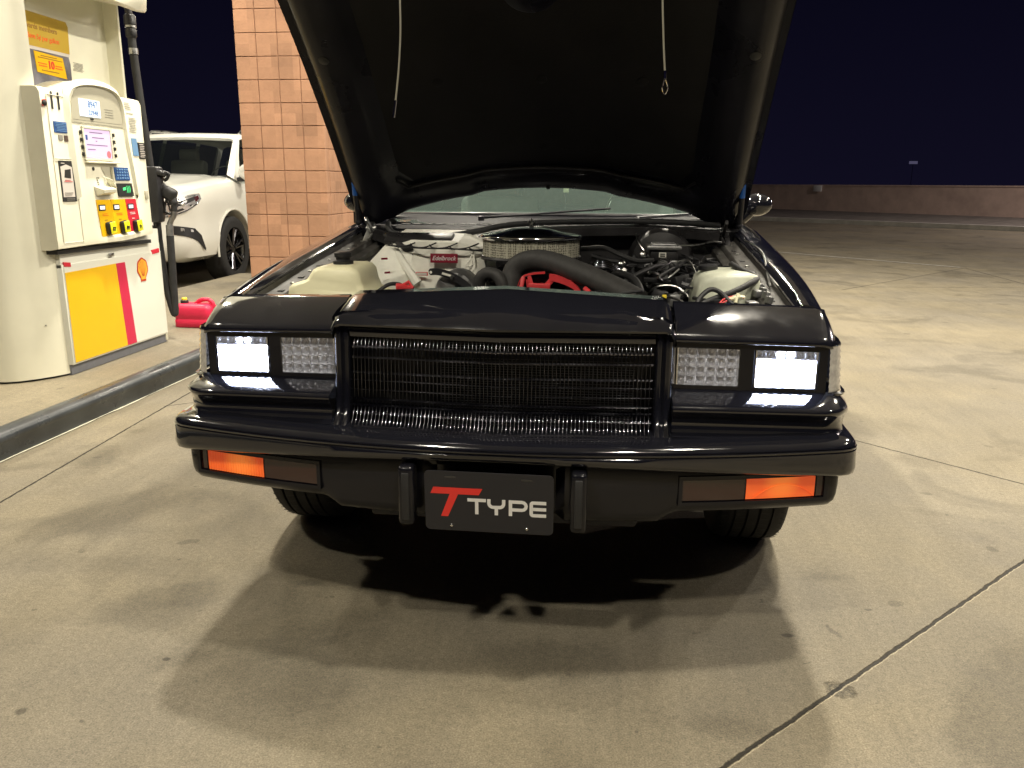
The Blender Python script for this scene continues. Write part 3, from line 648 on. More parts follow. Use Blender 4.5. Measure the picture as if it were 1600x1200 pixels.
# headlamps
def headlamp(x0, x1, sg, lit):
    xc = (x0 + x1) / 2; c = Vector((sg * xc, YB(xc) + .018, .751 + ZO(xc)))
    u = Vector((sg, .19, -.045)).normalized(); v = Vector((0, 0, 1)); n = Vector((sg * .19, -1, 0)).normalized()
    W, H = .152, .092; cols, rws = 6, 4; cw, ch = W / cols, H / rws
    back = MB(); dish = MB(); led = MB(); lens = MB()
    for i in range(cols):
        for j in range(rws):
            cc = c + u * (-W / 2 + cw * (i + .5)) + v * (-H / 2 + ch * (j + .5))
            ring = []; nseg = 12
            for (r, h, sq) in ((1.0, .002, 1), (.92, .0, .3), (.72, -.006, 0), (.42, -.0115, 0), (.12, -.013, 0)):
                row = []
                for q in range(nseg):
                    a = 2 * pi * (q + .5) / nseg; ca, sa = cos(a), sin(a)
                    if sq: m_ = 1 / max(abs(ca), abs(sa)); f = r * (sq * m_ + (1 - sq))
                    else: f = r
                    row.append(cc + u * ca * f * cw / 2 + v * sa * f * ch / 2 + n * h)
                ring.append(row)
            dish.mi = 0 if (not lit or j == 3) else 1
            dish.grid(ring, True); dish.add(ring[-1], [tuple(range(nseg))])
            if lit and j < 3 or (lit and i in (2, 3)):
                led.ball(tuple(cc + n * -.006), .0062 if j < 3 else .003, 8, 6)
            else:
                dish.mi = 0; dish.ball(tuple(cc + n * -.010), .0035, 8, 5)
    nm = 'headlight'
    o = dish.build(nm, ['reflector', 'ledrefl'], car, smooth=25, recalc=False, label='lit outer headlight, glowing white' if lit else 'unlit inner headlight with a grid of small reflectors')
    if lit: led.build('led_chip', 'led', o)
    k = MB(); g2 = []
    for a, b in rrect(W + .002, H + .002, .006, 4): g2.append((a, b))
    k.prism(g2, c + n * .0105, u * 1, v, .0015 * sg if sg > 0 else -.0015); k.build('lamp_glass', 'lens', o, smooth=0)
    # rim
    k = MB()
    for (a0, a1, b0, b1) in ((-W / 2 - .003, W / 2 + .003, H / 2, H / 2 + .003), (-W / 2 - .003, W / 2 + .003, -H / 2 - .003, -H / 2), (-W / 2 - .003, -W / 2, -H / 2, H / 2), (W / 2, W / 2 + .003, -H / 2, H / 2)):
        P = [c + u * a + v * b + n * h for h in (-.002, .008) for a, b in ((a0, b0), (a1, b0), (a1, b1), (a0, b1))]
        k.add(P, [(0, 1, 2, 3), (4, 5, 6, 7), (0, 1, 5, 4), (1, 2, 6, 5), (2, 3, 7, 6), (3, 0, 4, 7)])
    k.build('lamp_rim', 'chrome' if not lit else 'chrome', o, smooth=0)
for sg in (-1, 1):
    headlamp(.4285, .583, sg, False); headlamp(.6175, .7805, sg, True)
# ---------------------------------------------------------------- grille
k = MB(); NB = 76
gp = [(.080, .812), (.064, .800), (.058, .77), (.056, .72), (.054, .68), (.050, .65), (.043, .632), (.030, .614), (.014, .602), (-.002, .5965)]
for i in range(NB):
    x = -.368 + .736 * (i + .5) / NB; v = VY(x) * .8; t_ = .00125; jx = random.uniform(-.0003, .0003)
    rows = []
    for y, z in gp: rows.append([(x + jx - t_ * .8, y + v + .009, z + .002), (x + jx - t_, y + v + .003, z), (x + jx - t_ * .7, y + v + .0008, z), (x + jx, y + v, z), (x + jx + t_ * .7, y + v + .0008, z), (x + jx + t_, y + v + .003, z), (x + jx + t_ * .8, y + v + .009, z + .002)])
    k.grid(rows)
gr = k.build('grille_bars', 'grille', car, smooth=80)
k = MB()
for z, y, h in ((.786, .074, .0035), (.760, .072, .0035), (.722, .071, .0035), (.700, .078, .002), (.676, .078, .002), (.655, .069, .003), (.640, .064, .003), (.622, .054, .003)):
    k.tube([(x, y + VY(x) * .8, z) for x in (-.37, -.2, 0, .2, .37)], h, 8)
k.build('grille_crossbar', 'grille', gr)
k = MB()
rows = []
for x in cs[2:-2]:
    v = VY(x) * .8; xx = max(-.373, min(.373, x)); rows.append([(xx, .085 + v, .8385), (xx, .0665 + v, .8375), (xx, .0625 + v, .833), (xx, .0615 + v, .822), (xx, .0635 + v, .8135), (xx, .072 + v, .811), (xx, .09 + v, .811)])
k.grid(rows); k.build('grille_header_bar', 'paint', gr, smooth=50)
# bottom lip of the grille and filler to the bumper
k = MB(); rows = []
for x in cs[1:-1]:
    v = VY(x) * .8; rows.append([(x, .16 + v, .62), (x, .06 + v, .600), (x, .012 + v, .5945), (x, -.004 + v, .592), (x, -.010 + v * .9, .587), (x, -.008 + v, .58)])
k.grid(rows); k.build('grille_lip', 'paint', gr, smooth=50)
# condenser mesh behind the grille
k = MB()
k.grid([[(-.42, .24, .86), (.42, .24, .86)], [(-.42, .24, .55), (.42, .24, .55)]]); k.build('radiator_core', 'bay', car, smooth=0)
k = MB()
for i in range(30):
    z = .615 + i * .0065
    if i in (13, 22): continue
    k.box((.075 + .01, .16, z), (.49, .004, .0022))
for i in range(8): k.box((-.15 + i * .07, .163, .71), (.004, .004, .2))
k.build('condenser_fins', 'fin', car, smooth=0)
# ---------------------------------------------------------------- body shell
def ZT(y): return lerp(y, [.16, .28, .8, 1.64, 2.1, 3.9, 5.0, 5.06], [.865, .872, .938, 1.018, 1.03, 1.02, .985, .93])
def WX(y): return lerp(y, [.2, .34, .6, 1.0, 1.64, 3.0, 4.2, 4.9, 5.06], [-.045, -.028, -.006, .006, .012, .012, .008, -.02, -.06])
def side(y, inner=.695):
    z = ZT(y); d = WX(y); lf = lerp(y, [.5, .66], [1, 0])
    return [(.74 + d, .24 + .22 * lf), (.82 + d, .25 + .20 * lf), (.855 + d, .30 + .15 * lf), (.872 + d, .42 + .04 * lf), (.882 + d, .56), (.884 + d, .66), (.878 + d, .745), (.874 + d, .765), (.866 + d, .775), (.862 + d, z - .075), (.853 + d, z - .035), (.838 + d, z - .014), (.815 + d, z - .004), (.79 + d, z), (.77 + d * .5, z - .003), (inner + .010, z - .007), (inner, z - .012)]
ysb = [.345, .40, .48, .55, .65, .75, .85, .95, 1.05, 1.15, 1.3, 1.45, 1.6, 1.75]
for sg in (1, -1):
    k = MB(); rows = []
    for y in ysb: rows.append([(sg * x, y, z) for x, z in side(y, .748)] + [(sg * .748, y, ZT(y) - .05), (sg * .752, y, ZT(y) - .09), (sg * .752, y, ZT(y) - .2), (sg * .72, y, .30 + .16 * lerp(y, [.5, .66], [1, 0]))])
    k.grid(rows, True, True); f = k.build('fender', 'paint', car, smooth=40)
    cc = bpy.data.meshes.new('c'); bm = bmesh.new(); bmesh.ops.create_cone(bm, cap_ends=True, segments=48, radius1=.375, radius2=.375, depth=.5, matrix=Matrix.Translation((sg * .90, .95, .33)) @ Matrix.Rotation(pi / 2, 4, 'Y')); bm.to_mesh(cc); bm.free()
    co = bpy.data.objects.new('c', cc); MAIN.objects.link(co); boolean_cut(f, [co])
    f.data.materials.clear(); f.data.materials.append(M['paint'])
ys2 = [1.76, 1.9, 2.1, 2.5, 3.0, 3.25, 3.45, 3.6, 3.77, 3.95, 4.1, 4.3, 4.6, 4.9, 5.02, 5.06]
k = MB(); rows = []
for y in ys2:
    s_ = [(x, z) for x, z in side(y, .60)]
    if y > 5.03: s_ = [(x * .97, .3 + (z - .3) * .97) for x, z in s_]
    z = ZT(y); d = 1.0
    if y < 4.0: rows.append([(x, y, zz_) for x, zz_ in s_] + [(.3, y, z - .02), (0, y, z - .02)])
    else: rows.append([(x, y, zz_) for x, zz_ in s_] + [(.3, y, z + .005), (0, y, z + .008)])
k.grid(rows); k.add([rows[-1][i] for i in range(len(rows[-1]))] + [(0, 5.06, .3)], [tuple(range(len(rows[-1]) + 1))]); k.mir()
body = k.build('body', 'paint', car, smooth=40)
cuts = []
for sg in (1, -1):
    cc = bpy.data.meshes.new('c'); bm = bmesh.new(); bmesh.ops.create_cone(bm, cap_ends=True, segments=48, radius1=.375, radius2=.375, depth=.3, matrix=Matrix.Translation((sg * .85, 3.77, .33)) @ Matrix.Rotation(pi / 2, 4, 'Y')); bm.to_mesh(cc); bm.free()
    co = bpy.data.objects.new('c', cc); MAIN.objects.link(co); cuts.append(co)
so = body.modifiers.new('s', 'SOLIDIFY'); so.thickness = .01
boolean_cut(body, cuts)
# wheels
def wheel(x, y, sg):
    k = MB(); W = .225; r = .335
    prof = [(.195, -.10), (.235, -.108), (.29, -.112), (.318, -.105), (.330, -.092), (.334, -.075)]
    for g0 in (-.06, -.022, .016, .054): prof += [(.3355, g0 - .012), (.3355, g0 - .003), (.327, g0 - .002), (.327, g0 + .004), (.3355, g0 + .005)]
    prof += [(.334, .075), (.330, .092), (.318, .105), (.29, .112), (.235, .108), (.195, .10)]
    k.lathe(prof, (x, y, .333), (1, 0, 0), 64, cap=False)
    tread = k
    t = tread.build('wheel', 'tyre', car, smooth=35)
    # cross grooves in the tread: thin dark sipes standing as slots
    q = MB()
    q.lathe([(.197, -.09), (.205, -.085), (.19, -.06), (.185, .0), (.19, .085), (.205, .10), (.197, .106)], (x, y, .333), (1, 0, 0), 40, cap=False)
    q.lathe([(.0, sg * .05), (.06, sg * .06), (.07, sg * .045)], (x, y, .333), (1, 0, 0), 20)
    for i in range(5):
        a = 2 * pi * i / 5; q.box((x + sg * .055, y + .12 * cos(a), .333 + .12 * sin(a)), (.03, .16, .055), Euler((a, 0, 0)), bev=.008)
    q.lathe([(.19, sg * .0), (.02, sg * .0)], (x, y, .333), (1, 0, 0), 30)
    q.build('rim', 'blackchrome', t, smooth=40)
    return t
for (x, y) in ((.738, .93), (-.738, .93), (.70, 3.77), (-.70, 3.77)): wheel(x, y, 1 if x > 0 else -1)
# tread sipes on the front tyres
for x in (.738, -.738):
    k = MB()
    for i in range(70):
        a = 2 * pi * i / 70
        for g0, sk in ((-.085, .3), (.035, -.3), (-.04, .5), (.085, .3)):
            aa = a + .02 * (g0 > 0)
            rr_ = .3352 if abs(g0) < .06 else .3315
            k.box((x + g0, 0.93 + rr_ * cos(aa), .333 + rr_ * sin(aa)), (.026, .004, .0012), Euler((aa + pi / 2, 0, 0)))
    k.build('tread_sipes', 'ink', [o for o in car.children if o.name.startswith('wheel')][0 if x > 0 else 1], smooth=0)
# underbody, crossmember, control arms, mud shields
k = MB()
k.box((0, 2.6, .36), (1.35, 3.6, .12), bev=.02); k.box((0, .62, .36), (.62, .5, .10), bev=.02); k.box((0, 1.02, .24), (.9, .12, .09), bev=.02)
k.box((.42, .75, .30), (.04, .5, .06), bev=.01); k.box((-.42, .75, .30), (.04, .5, .06), bev=.01)
for sg in (1, -1):
    k.tube([(sg * .35, .95, .26), (sg * .56, .93, .24)], .022); k.tube([(sg * .34, .42, .29), (sg * .48, .80, .25)], .014)
    k.box((sg * .60, .5, .52), (.24, .02, .30)); 
k.tube([(-.45, .52, .27), (-.2, .50, .25), (.2, .50, .25), (.45, .52, .27)], .014)
k.build('underbody', 'bay', car, smooth=30)
k = MB(); k.box((0, .20, .37), (.70, .14, .05), Euler((.4, 0, 0)), bev=.01); k.build('air_dam', 'satin', car)
# ---------------------------------------------------------------- greenhouse
ws0 = [(x, 1.93 + .20 * (abs(x) / .80) ** 2, 1.045 - .01 * (abs(x) / .8) ** 2) for x in (-.80, -.6, -.4, -.2, 0, .2, .4, .6, .80)]
ws1 = [(x * .80, 2.62 + .08 * (abs(x) / .8) ** 2, 1.355 - .015 * (abs(x) / .8) ** 2) for x in (-.80, -.6, -.4, -.2, 0, .2, .4, .6, .80)]
k = MB(); rows = [ws0]
for t_ in (.25, .5, .75, 1): rows.append([tuple(Vector(a).lerp(Vector(b), t_) + Vector((0, -.02, .02)) * sin(pi * t_)) for a, b in zip(ws0, ws1)])
k.grid(rows); wsd = k.build('windshield', 'glass', car, smooth=60)
k = MB(); k.tube(catmull(ws0, 4), .009, 8); k.build('windshield_trim', 'satin', wsd)
k = MB()
for sg in (1, -1): k.tube([(sg * .815, 2.13, 1.03), (sg * .73, 2.42, 1.20), (sg * .655, 2.72, 1.345)], [.028, .025, .026], 8)
rf = []
for y, hw, z in ((2.60, .62, 1.352), (2.75, .635, 1.372), (3.1, .64, 1.385), (3.5, .63, 1.375), (3.75, .61, 1.35)): rf.append([(-hw, y, z - .04), (-hw * .96, y, z - .01), (-hw * .6, y, z), (0, y, z + .006), (hw * .6, y, z), (hw * .96, y, z - .01), (hw, y, z - .04)])
k.grid(rf)
for sg in (1, -1): k.grid([[(sg * .63, 3.35, 1.34), (sg * .61, 3.75, 1.33)], [(sg * .80, 3.40, 1.02), (sg * .78, 4.25, 1.02)]])
k.build('roof', 'paint', car, smooth=50)
k = MB()
for sg in (1, -1): k.grid([[(sg * .665, 2.72, 1.34), (sg * .635, 3.35, 1.35)], [(sg * .81, 2.14, 1.025), (sg * .80, 3.40, 1.025)]])
k.grid([[(-.60, 3.75, 1.33), (.60, 3.75, 1.33)], [(-.70, 4.2, 1.02), (.70, 4.2, 1.02)]])
k.build('side_window', 'glass', car, smooth=0)
k = MB(); k.grid([[(-.78, 1.98, 1.03), (.78, 1.98, 1.03)], [(-.75, 2.35, 1.045), (.75, 2.35, 1.045)], [(-.75, 2.42, 1.0), (.75, 2.42, 1.0)], [(-.75, 2.44, .7), (.75, 2.44, .7)]])
k.grid([[(-.75, 2.3, .62), (.75, 2.3, .62)], [(-.75, 4.2, .62), (.75, 4.2, .62)]])
k.build('dashboard', 'dash', car, smooth=30)
k = MB(); k.lathe([(.001, 0), (.03, .01), (.03, .05)], (.42, 2.46, 1.02), (0, 1, -.4), 12)
c0 = Vector((.42, 2.48, 1.03)); ring = [c0 + Vector((.185 * cos(a), .185 * sin(a) * .38, .185 * sin(a) * .90)) * .95 for a in [2 * pi * i / 40 for i in range(40)]]
k.tube(ring, .008, 8, closed=True); k.tube([ring[0], c0, ring[20]], .009)
k.build('steering_wheel', 'chrome', car)
for x in (-.38, .40):
    k = MB(); k.box((x, 3.05, .86), (.46, .16, .50), Euler((-.25, 0, 0)), bev=.05, seg=4); k.box((x, 3.11, 1.17), (.26, .10, .16), Euler((-.2, 0, 0)), bev=.03, seg=4); k.build('seat', 'seat', car, smooth=60)
k = MB(); k.box((.048, 2.28, 1.155), (.026, .006, .03), bev=.003); k.mi = 1; k.tube([(.046, 2.28, 1.14), (.046, 2.27, 1.05)], .0035, 6)
k.build('dash_pale_piece', ['cream', 'chrome'], car)  # small pale block on a stem above the dash
# cowl, wipers
k = MB(); rows = []
for x in (-.80, -.6, -.4, -.2, 0, .2, .4, .6, .80):
    b = (abs(x) / .8) ** 2; rows.append([(x, 1.50 + .02 * b, .955), (x, 1.50 + .02 * b, 1.000), (x, 1.53 + .03 * b, 1.008), (x, 1.60 + .06 * b, 1.010), (x, 1.68 + .08 * b, 1.000), (x, 1.80 + .14 * b, 1.012), (x, 1.94 + .20 * b, 1.044)])
k.grid(rows); cowl = k.build('cowl_panel', 'cowl', car, smooth=50)
k = MB()
for i in range(26):
    x = -.60 + i * .048; k.box((x, 1.64, 1.013), (.03, .05, .002))
k.build('cowl_vent', 'ink', cowl, smooth=0)
for (a, b, c) in (((-.30, 1.80, 1.022), (-.05, 1.86, 1.052), (.30, 1.93, 1.078)), ((.38, 1.81, 1.022), (.52, 1.88, 1.05), (.72, 1.98, 1.06))):
    k = MB(); k.lathe([(.014, 0), (.014, .018), (.006, .022)], a, n=12); k.tube([Vector(a) + Vector((0, 0, .015)), b], .005, 8); d = (Vector(c) - Vector(b)) * .9; k.tube([Vector(b) - d * .8, b, Vector(b) + d], .0045, 6)
    k.build('wiper', 'satin', car)
# mirrors
for sg in (-1, 1):
    k = MB(); c = Vector((sg * .915, 2.02, 1.095)); rows = []
    for t_, s_ in ((-1, .15), (-.92, .55), (-.6, .86), (-.1, 1), (.4, .97), (.7, .9), (.72, .82)):
        rows.append([(c.x + .068 * s_ * cos(a) + (.004 * sg if s_ < .9 else 0), c.y + t_ * .062, c.z + .050 * s_ * sin(a)) for a in [2 * pi * i / 20 for i in range(20)]])
    k.grid(rows, True, True); k.tube([(sg * .86, 2.03, 1.03), (sg * .885, 2.02, 1.05), (sg * .90, 2.02, 1.07)], [.022, .018, .02], 10)
    mo = k.build('side_mirror', 'paint', car, smooth=60)
    k = MB(); k.lathe([(.05, 0), (.05, .003)], (c.x, c.y + .047, c.z), (0, 1, 0), 20); k.build('mirror_glass', 'chrome', mo)
# ---------------------------------------------------------------- engine bay
k = MB()
k.box((0, 1.0, .50), (1.42, 1.2, .02)); k.box((0, 1.50, .74), (1.42, .03, .5))
k.box((0, .40, .83), (1.36, .06, .04), bev=.008); k.box((0, .37, .70), (1.36, .02, .24))
k.box((0, .33, .47), (1.36, .34, .02)); k.build('engine_tray_with_light_stop', 'bay', car, smooth=0)  # first box: unseen panel added to stop light falling through the bay
for sg in (-1, 1):
    k = MB(); rows = []
    for y in [.40, .5, .6, .7, .8, .9, 1.0, 1.1, 1.2, 1.3, 1.4, 1.48]:
        z = ZT(y); b = .03 * sin((y - .45) / 1.1 * pi)
        rows.append([(sg * .747, y, z - .020), (sg * .744, y, z - .034), (sg * .738, y, z - .038), (sg * .700, y, z - .041), (sg * .694, y, z - .046), (sg * .690, y, z - .058), (sg * .668, y, z - .061), (sg * .662, y, z - .066), (sg * .660, y, z - .085), (sg * .640, y, z - .092), (sg * (.630 - b), y, z - .11), (sg * (.60 - b), y, z - .20), (sg * (.58 - b), y, .52)])
    k.grid(rows); ap = k.build('inner_fender', 'baydust', car, smooth=35)
    k = MB()
    for y in (.46, .62, .78, .98, 1.2, 1.38): k.lathe([(.0065, 0), (.0065, .004), (.004, .005)], (sg * .719, y, ZT(y) - .040), n=6)
    k.build('fender_bolt', 'steel', ap, smooth=20)
    k = MB()
    for y, l in ((.53, .05), (.70, .05), (.88, .07), (1.08, .05), (1.28, .06)): k.box((sg * .718, y, ZT(y) - .0395), (.016, l * .5, .004), bev=.001, seg=1)
    k.build('rail_slot', 'ink', ap, smooth=0)
    # hinge arm
    k = MB(); k.box((sg * .715, 1.47, .975), (.02, .16, .03), Euler((.5, 0, 0)), bev=.004); k.box((sg * .70, 1.44, 1.005), (.012, .14, .02), Euler((-.6, 0, 0)), bev=.003); k.lathe([(.012, -.02), (.012, .02)], (sg * .712, 1.50, 1.0), (1, 0, 0), 12)
    k.tube(catmull([(sg * .70, 1.42, .96), (sg * .69, 1.46, .985), (sg * .67, 1.5, .99), (sg * .64, 1.50, .975)], 4), .006, 6)
    k.build('hood_hinge', 'steel' if sg < 0 else 'bay', car)
# washer tank
def extr(k, poly, y0, y1, r=.02, n=4):
    cx_ = sum(a for a, b in poly) / len(poly); cz_ = sum(b for a, b in poly) / len(poly); rows = []
    for i in range(n + 1):
        a = pi / 2 * i / n; s = 1 - (1 - sin(a)) * r / .1; rows.append([(cx_ + (px - cx_) * s, y0 + r * (1 - cos(a)) * 0 + r * (1 - cos(pi / 2 - a)) * 0 + r * (1 - sin(pi / 2 * (i / n))) * 0 + r * i / n, cz_ + (pz - cz_) * s) for px, pz in poly])
    for i in range(n + 1):
        a = pi / 2 * (1 - i / n); s = 1 - (1 - sin(a)) * r / .1; rows.append([(cx_ + (px - cx_) * s, y1 - r * (1 - i / n), cz_ + (pz - cz_) * s) for px, pz in poly])
    k.grid(rows, True, True)
poly = [(-.69, .70), (-.692, .86), (-.688, .878), (-.675, .888), (-.65, .895), (-.632, .902), (-.622, .915), (-.612, .930), (-.598, .938), (-.57, .941), (-.50, .941), (-.482, .936), (-.470, .922), (-.465, .895), (-.455, .870), (-.43, .856), (-.405, .85), (-.40, .70)]
k = MB(); extr(k, poly, .50, .72, .02); wt = k.build('washer_tank', 'cream', car, smooth=60)
k = MB(); k.lathe([(.030, 0), (.031, .010), (.026, .013), (.022, .014), (.022, .020), (.026, .022), (.027, .034), (.022, .037)], (-.545, .60, .940), n=24); k.build('tank_cap', 'plastic', wt)
k = MB(); k.tube(catmull([(-.44, .60, .858), (-.41, .62, .878), (-.38, .64, .876), (-.36, .62, .862)], 6), .006); k.build('tank_hose', 'rubber', wt)
k = MB(); k.box((-.358, .60, .873), (.05, .03, .014), Euler((.2, .15, .3)), bev=.004); k.tube([(-.375, .60, .87), (-.345, .61, .888), (-.33, .60, .87)], .006, 6); k.build('battery_clamp', 'red', car)
# white heater box with stickers
k = MB()
V = [(-.60, 1.02, .70), (-.47, 1.16, .70), (-.19, 1.18, .70), (-.19, 1.18, .90), (-.225, 1.20, .955), (-.30, 1.22, .968), (-.47, 1.22, .972), (-.575, 1.30, .978), (-.62, 1.15, .90), (-.63, 1.05, .80), (-.47, 1.16, .86),
     (-.19, 1.46, .70), (-.19, 1.46, .95), (-.30, 1.46, 1.0), (-.56, 1.46, 1.0), (-.64, 1.46, .9)]
k.add(V, [(1, 2, 3, 4, 5, 6, 10), (0, 1, 10, 9), (9, 10, 8), (8, 10, 6, 7), (2, 11, 12, 3), (3, 12, 4), (4, 12, 13, 5), (5, 13, 14, 6), (6, 14, 7), (7, 14, 15, 8)])
hb = k.build('heater_box', 'whitebox', car, smooth=10, bevel=.006)
k = MB(); k.tube([(-.575, 1.285, .976), (-.53, 1.20, .93), (-.48, 1.15, .875), (-.44, 1.14, .82)], [.012, .014, .016, .018], 8); k.build('box_rib', 'whitebox', hb); k = MB(); k.tube([(-.235, 1.19, .945), (-.25, 1.175, .905), (-.265, 1.17, .89), (-.25, 1.17, .88), (-.235, 1.175, .895), (-.235, 1.185, .93)], .003, 6); k.build('box_rib', 'whitebox', hb)
k = MB(); k.box((-.346, 1.175, .911), (.103, .003, .034), Euler((-.05, 0, 0)), bev=.001); st = k.build('maker_sticker', 'redsticker', hb, smooth=0)
text('Edelbrock', .0235, (-.347, 1.1725, .9035), (1, 0, 0), (0, .05, 1), 'white', st, 'sticker_lettering', shear=.35, sx=.92)
for (x, y, z, w_, h_) in ((-.548, 1.088, .914, .026, .007), (-.535, 1.073, .866, .022, .007), (-.425, 1.150, .855, .045, .013)):
    k = MB(); k.box((x, y - .004, z), (w_, .003, h_), Euler((0, 0, .85 if x < -.5 else 0))); s2 = k.build('small_sticker', 'redsticker' if x < -.5 else 'red', hb, smooth=0)
    if x > -.5:
        k = MB(); k.box((x, y - .0065, z), (w_ - .006, .002, h_ - .004)); k.build('sticker_face', 'paper', s2, smooth=0)
k = MB()
k.box((-.46, 1.28, .975), (.26, .10, .02), Euler((.25, 0, .05)), bev=.006); k.tube(catmull([(-.60, 1.30, .985), (-.54, 1.24, .962), (-.50, 1.20, .945), (-.47, 1.2, .95)], 5), .012, 8)
k.build('duct_cover', 'bay', hb)
k = MB()
for i in range(5): k.tube(catmull([(-.56 + i * .07, 1.25, .965), (-.54 + i * .075, 1.18, .955 - i * .003), (-.50 + i * .08, 1.17, .950), (-.46 + i * .08, 1.2, .965)], 5), .0028, 6)
k.tube(catmull([(-.56, 1.19, .955), (-.44, 1.165, .948), (-.32, 1.165, .947), (-.20, 1.17, .94)], 6), .003, 6)
k.build('vacuum_line', 'rubber', hb)
# cowl seal
k = MB(); k.tube(catmull([(-.64, 1.50, 1.022), (-.625, 1.455, 1.0), (-.58, 1.42, .980), (-.48, 1.40, .973), (-.373, 1.40, .979), (-.25, 1.40, 1.0), (-.144, 1.42, 1.022), (0, 1.44, 1.033), (.2, 1.45, 1.039), (.38, 1.45, 1.041), (.55, 1.47, 1.036), (.69, 1.50, 1.026)], 6), .012, 10)
k.build('cowl_seal', 'rubber', car)
k = MB(); rows = []
for i in range(29):
    x = -.68 + 1.36 * i / 28; z = lerp(x, [-.68, -.60, -.37, -.14, 0, .4, .68], [.99, .965, .955, 1.0, 1.01, 1.02, 1.0]); rows.append([(x, 1.48, z - .05), (x, 1.41, z - .03), (x, 1.405, z), (x, 1.45, z + .01), (x, 1.56, z + .0)])
k.grid(rows); k.build('plenum', 'bay', car)
# air cleaner
ac = MB(); n = 220; rows = []
c = (-.02, 1.15); ZA = .010
for z in (.927, .929, .988, .990):
    row = []
    for i in range(n):
        a = 2 * pi * i / n; r = (.171 if i % 2 else .1745) if .928 < z < .989 else .168
        row.append((c[0] + r * cos(a), c[1] + r * sin(a), z))
    rows.append(row)
ac.grid(rows, True); 
m = mat('filter_mesh', (.42, .40, .32), .5, metal=.3); nt = m.node_tree; b = nt.nodes['Principled BSDF']; t = nt.nodes.new('ShaderNodeTexCoord'); vo = nt.nodes.new('ShaderNodeTexVoronoi'); vo.inputs['Scale'].default_value = 165; vo.inputs['Randomness'].default_value = .25
mp = nt.nodes.new('ShaderNodeMapping'); mp.inputs['Scale'].default_value = (1, 1, .75); nt.links.new(t.outputs['Object'], mp.inputs[0]); nt.links.new(mp.outputs[0], vo.inputs['Vector'])
rp = nt.nodes.new('ShaderNodeValToRGB'); rp.color_ramp.elements[0].color = (.09, .08, .06, 1); rp.color_ramp.elements[0].position = .25; rp.color_ramp.elements[1].color = (.55, .53, .43, 1); rp.color_ramp.elements[1].position = .5
nt.links.new(vo.outputs['Distance'], rp.inputs[0]); nt.links.new(rp.outputs[0], b.inputs['Base Color']); M['filter'] = m
ac = ac.build('air_cleaner', 'filter', car, smooth=10)
k = MB(); k.lathe([(.150, .978), (.181, .978), (.184, .983), (.184, .988), (.180, .993), (.165, .996), (.10, 1.003)], (*c, ZA), n=72, cap=False); k.build('lid_ring', 'chrome', ac, smooth=40)
k = MB(); k.lathe([(.166, .9958), (.150, .9985), (.10, 1.006), (.075, 1.013), (.04, 1.017), (.001, 1.018)], (*c, ZA), n=72, cap=False); k.build('lid', 'blackchrome', ac, smooth=40)
k = MB(); k.lathe([(.14, .905), (.182, .907), (.185, .913), (.180, .919)], (*c, ZA), n=72); k.lathe([(.08, .86), (.08, .907)], (*c, ZA), n=30); k.build('filter_base', 'bay', ac, smooth=40)
k = MB(); k.lathe([(.0035, 1.015), (.0035, 1.048), (.001, 1.050)], (*c, ZA), n=10); k.lathe([(.009, 1.017), (.009, 1.025), (.005, 1.028)], (*c, ZA), n=12)
for s_ in (-1, 1): k.tube([(c[0], c[1], 1.038), (c[0] + s_ * .010, c[1], 1.046), (c[0] + s_ * .011, c[1], 1.050)], .003, 6)
k.build('wing_nut', 'chrome', ac)
# radiator hose
k = MB(); pts = catmull([(-.062, .84, .80), (-.060, .85, .86), (-.048, .86, .905), (-.015, .855, .93), (.035, .835, .939), (.09, .80, .932), (.15, .75, .917), (.22, .69, .897), (.29, .62, .874), (.35, .56, .85)], 12)
k.tube(pts, [.035 + (.0006 if i % 2 else 0) for i in range(len(pts))], 20); k.build('radiator_hose', 'hose', car, smooth=60)
# fan shroud
def band(k, pts, w_, th):
    P = catmull(pts, 5); rows = []
    for p in P: rows.append([p + Vector((0, -w_ / 2, 0)), p + Vector((0, w_ / 2, 0)), p + Vector((0, w_ / 2, -th)), p + Vector((0, -w_ / 2, -th))])
    k.grid([[tuple(q) for q in r] for r in rows], True, True)
k = MB(); band(k, [(-.03, .78, .86), (-.015, .78, .893), (.02, .77, .906), (.06, .76, .911)], .016, .006); band(k, [(.075, .745, .906), (.11, .735, .900), (.15, .72, .885), (.175, .71, .862)], .03, .020)
k.box((.075, .74, .878), (.018, .02, .05), Euler((0, .7, 0)), bev=.003); k.box((.045, .72, .868), (.07, .02, .02), bev=.004); k.tube([(-.01, .77, .89), (-.015, .75, .86), (.0, .74, .84)], .007, 8); k.tube([(.005, .76, .885), (.01, .75, .85)], .006, 8); k.box((.02, .74, .87), (.012, .014, .06), Euler((0, -.3, 0)), bev=.002)
k.tube([(.19, .66, .872), (.205, .64, .862)], .008, 8)
k.build('fan_shroud', 'red', car, smooth=40)
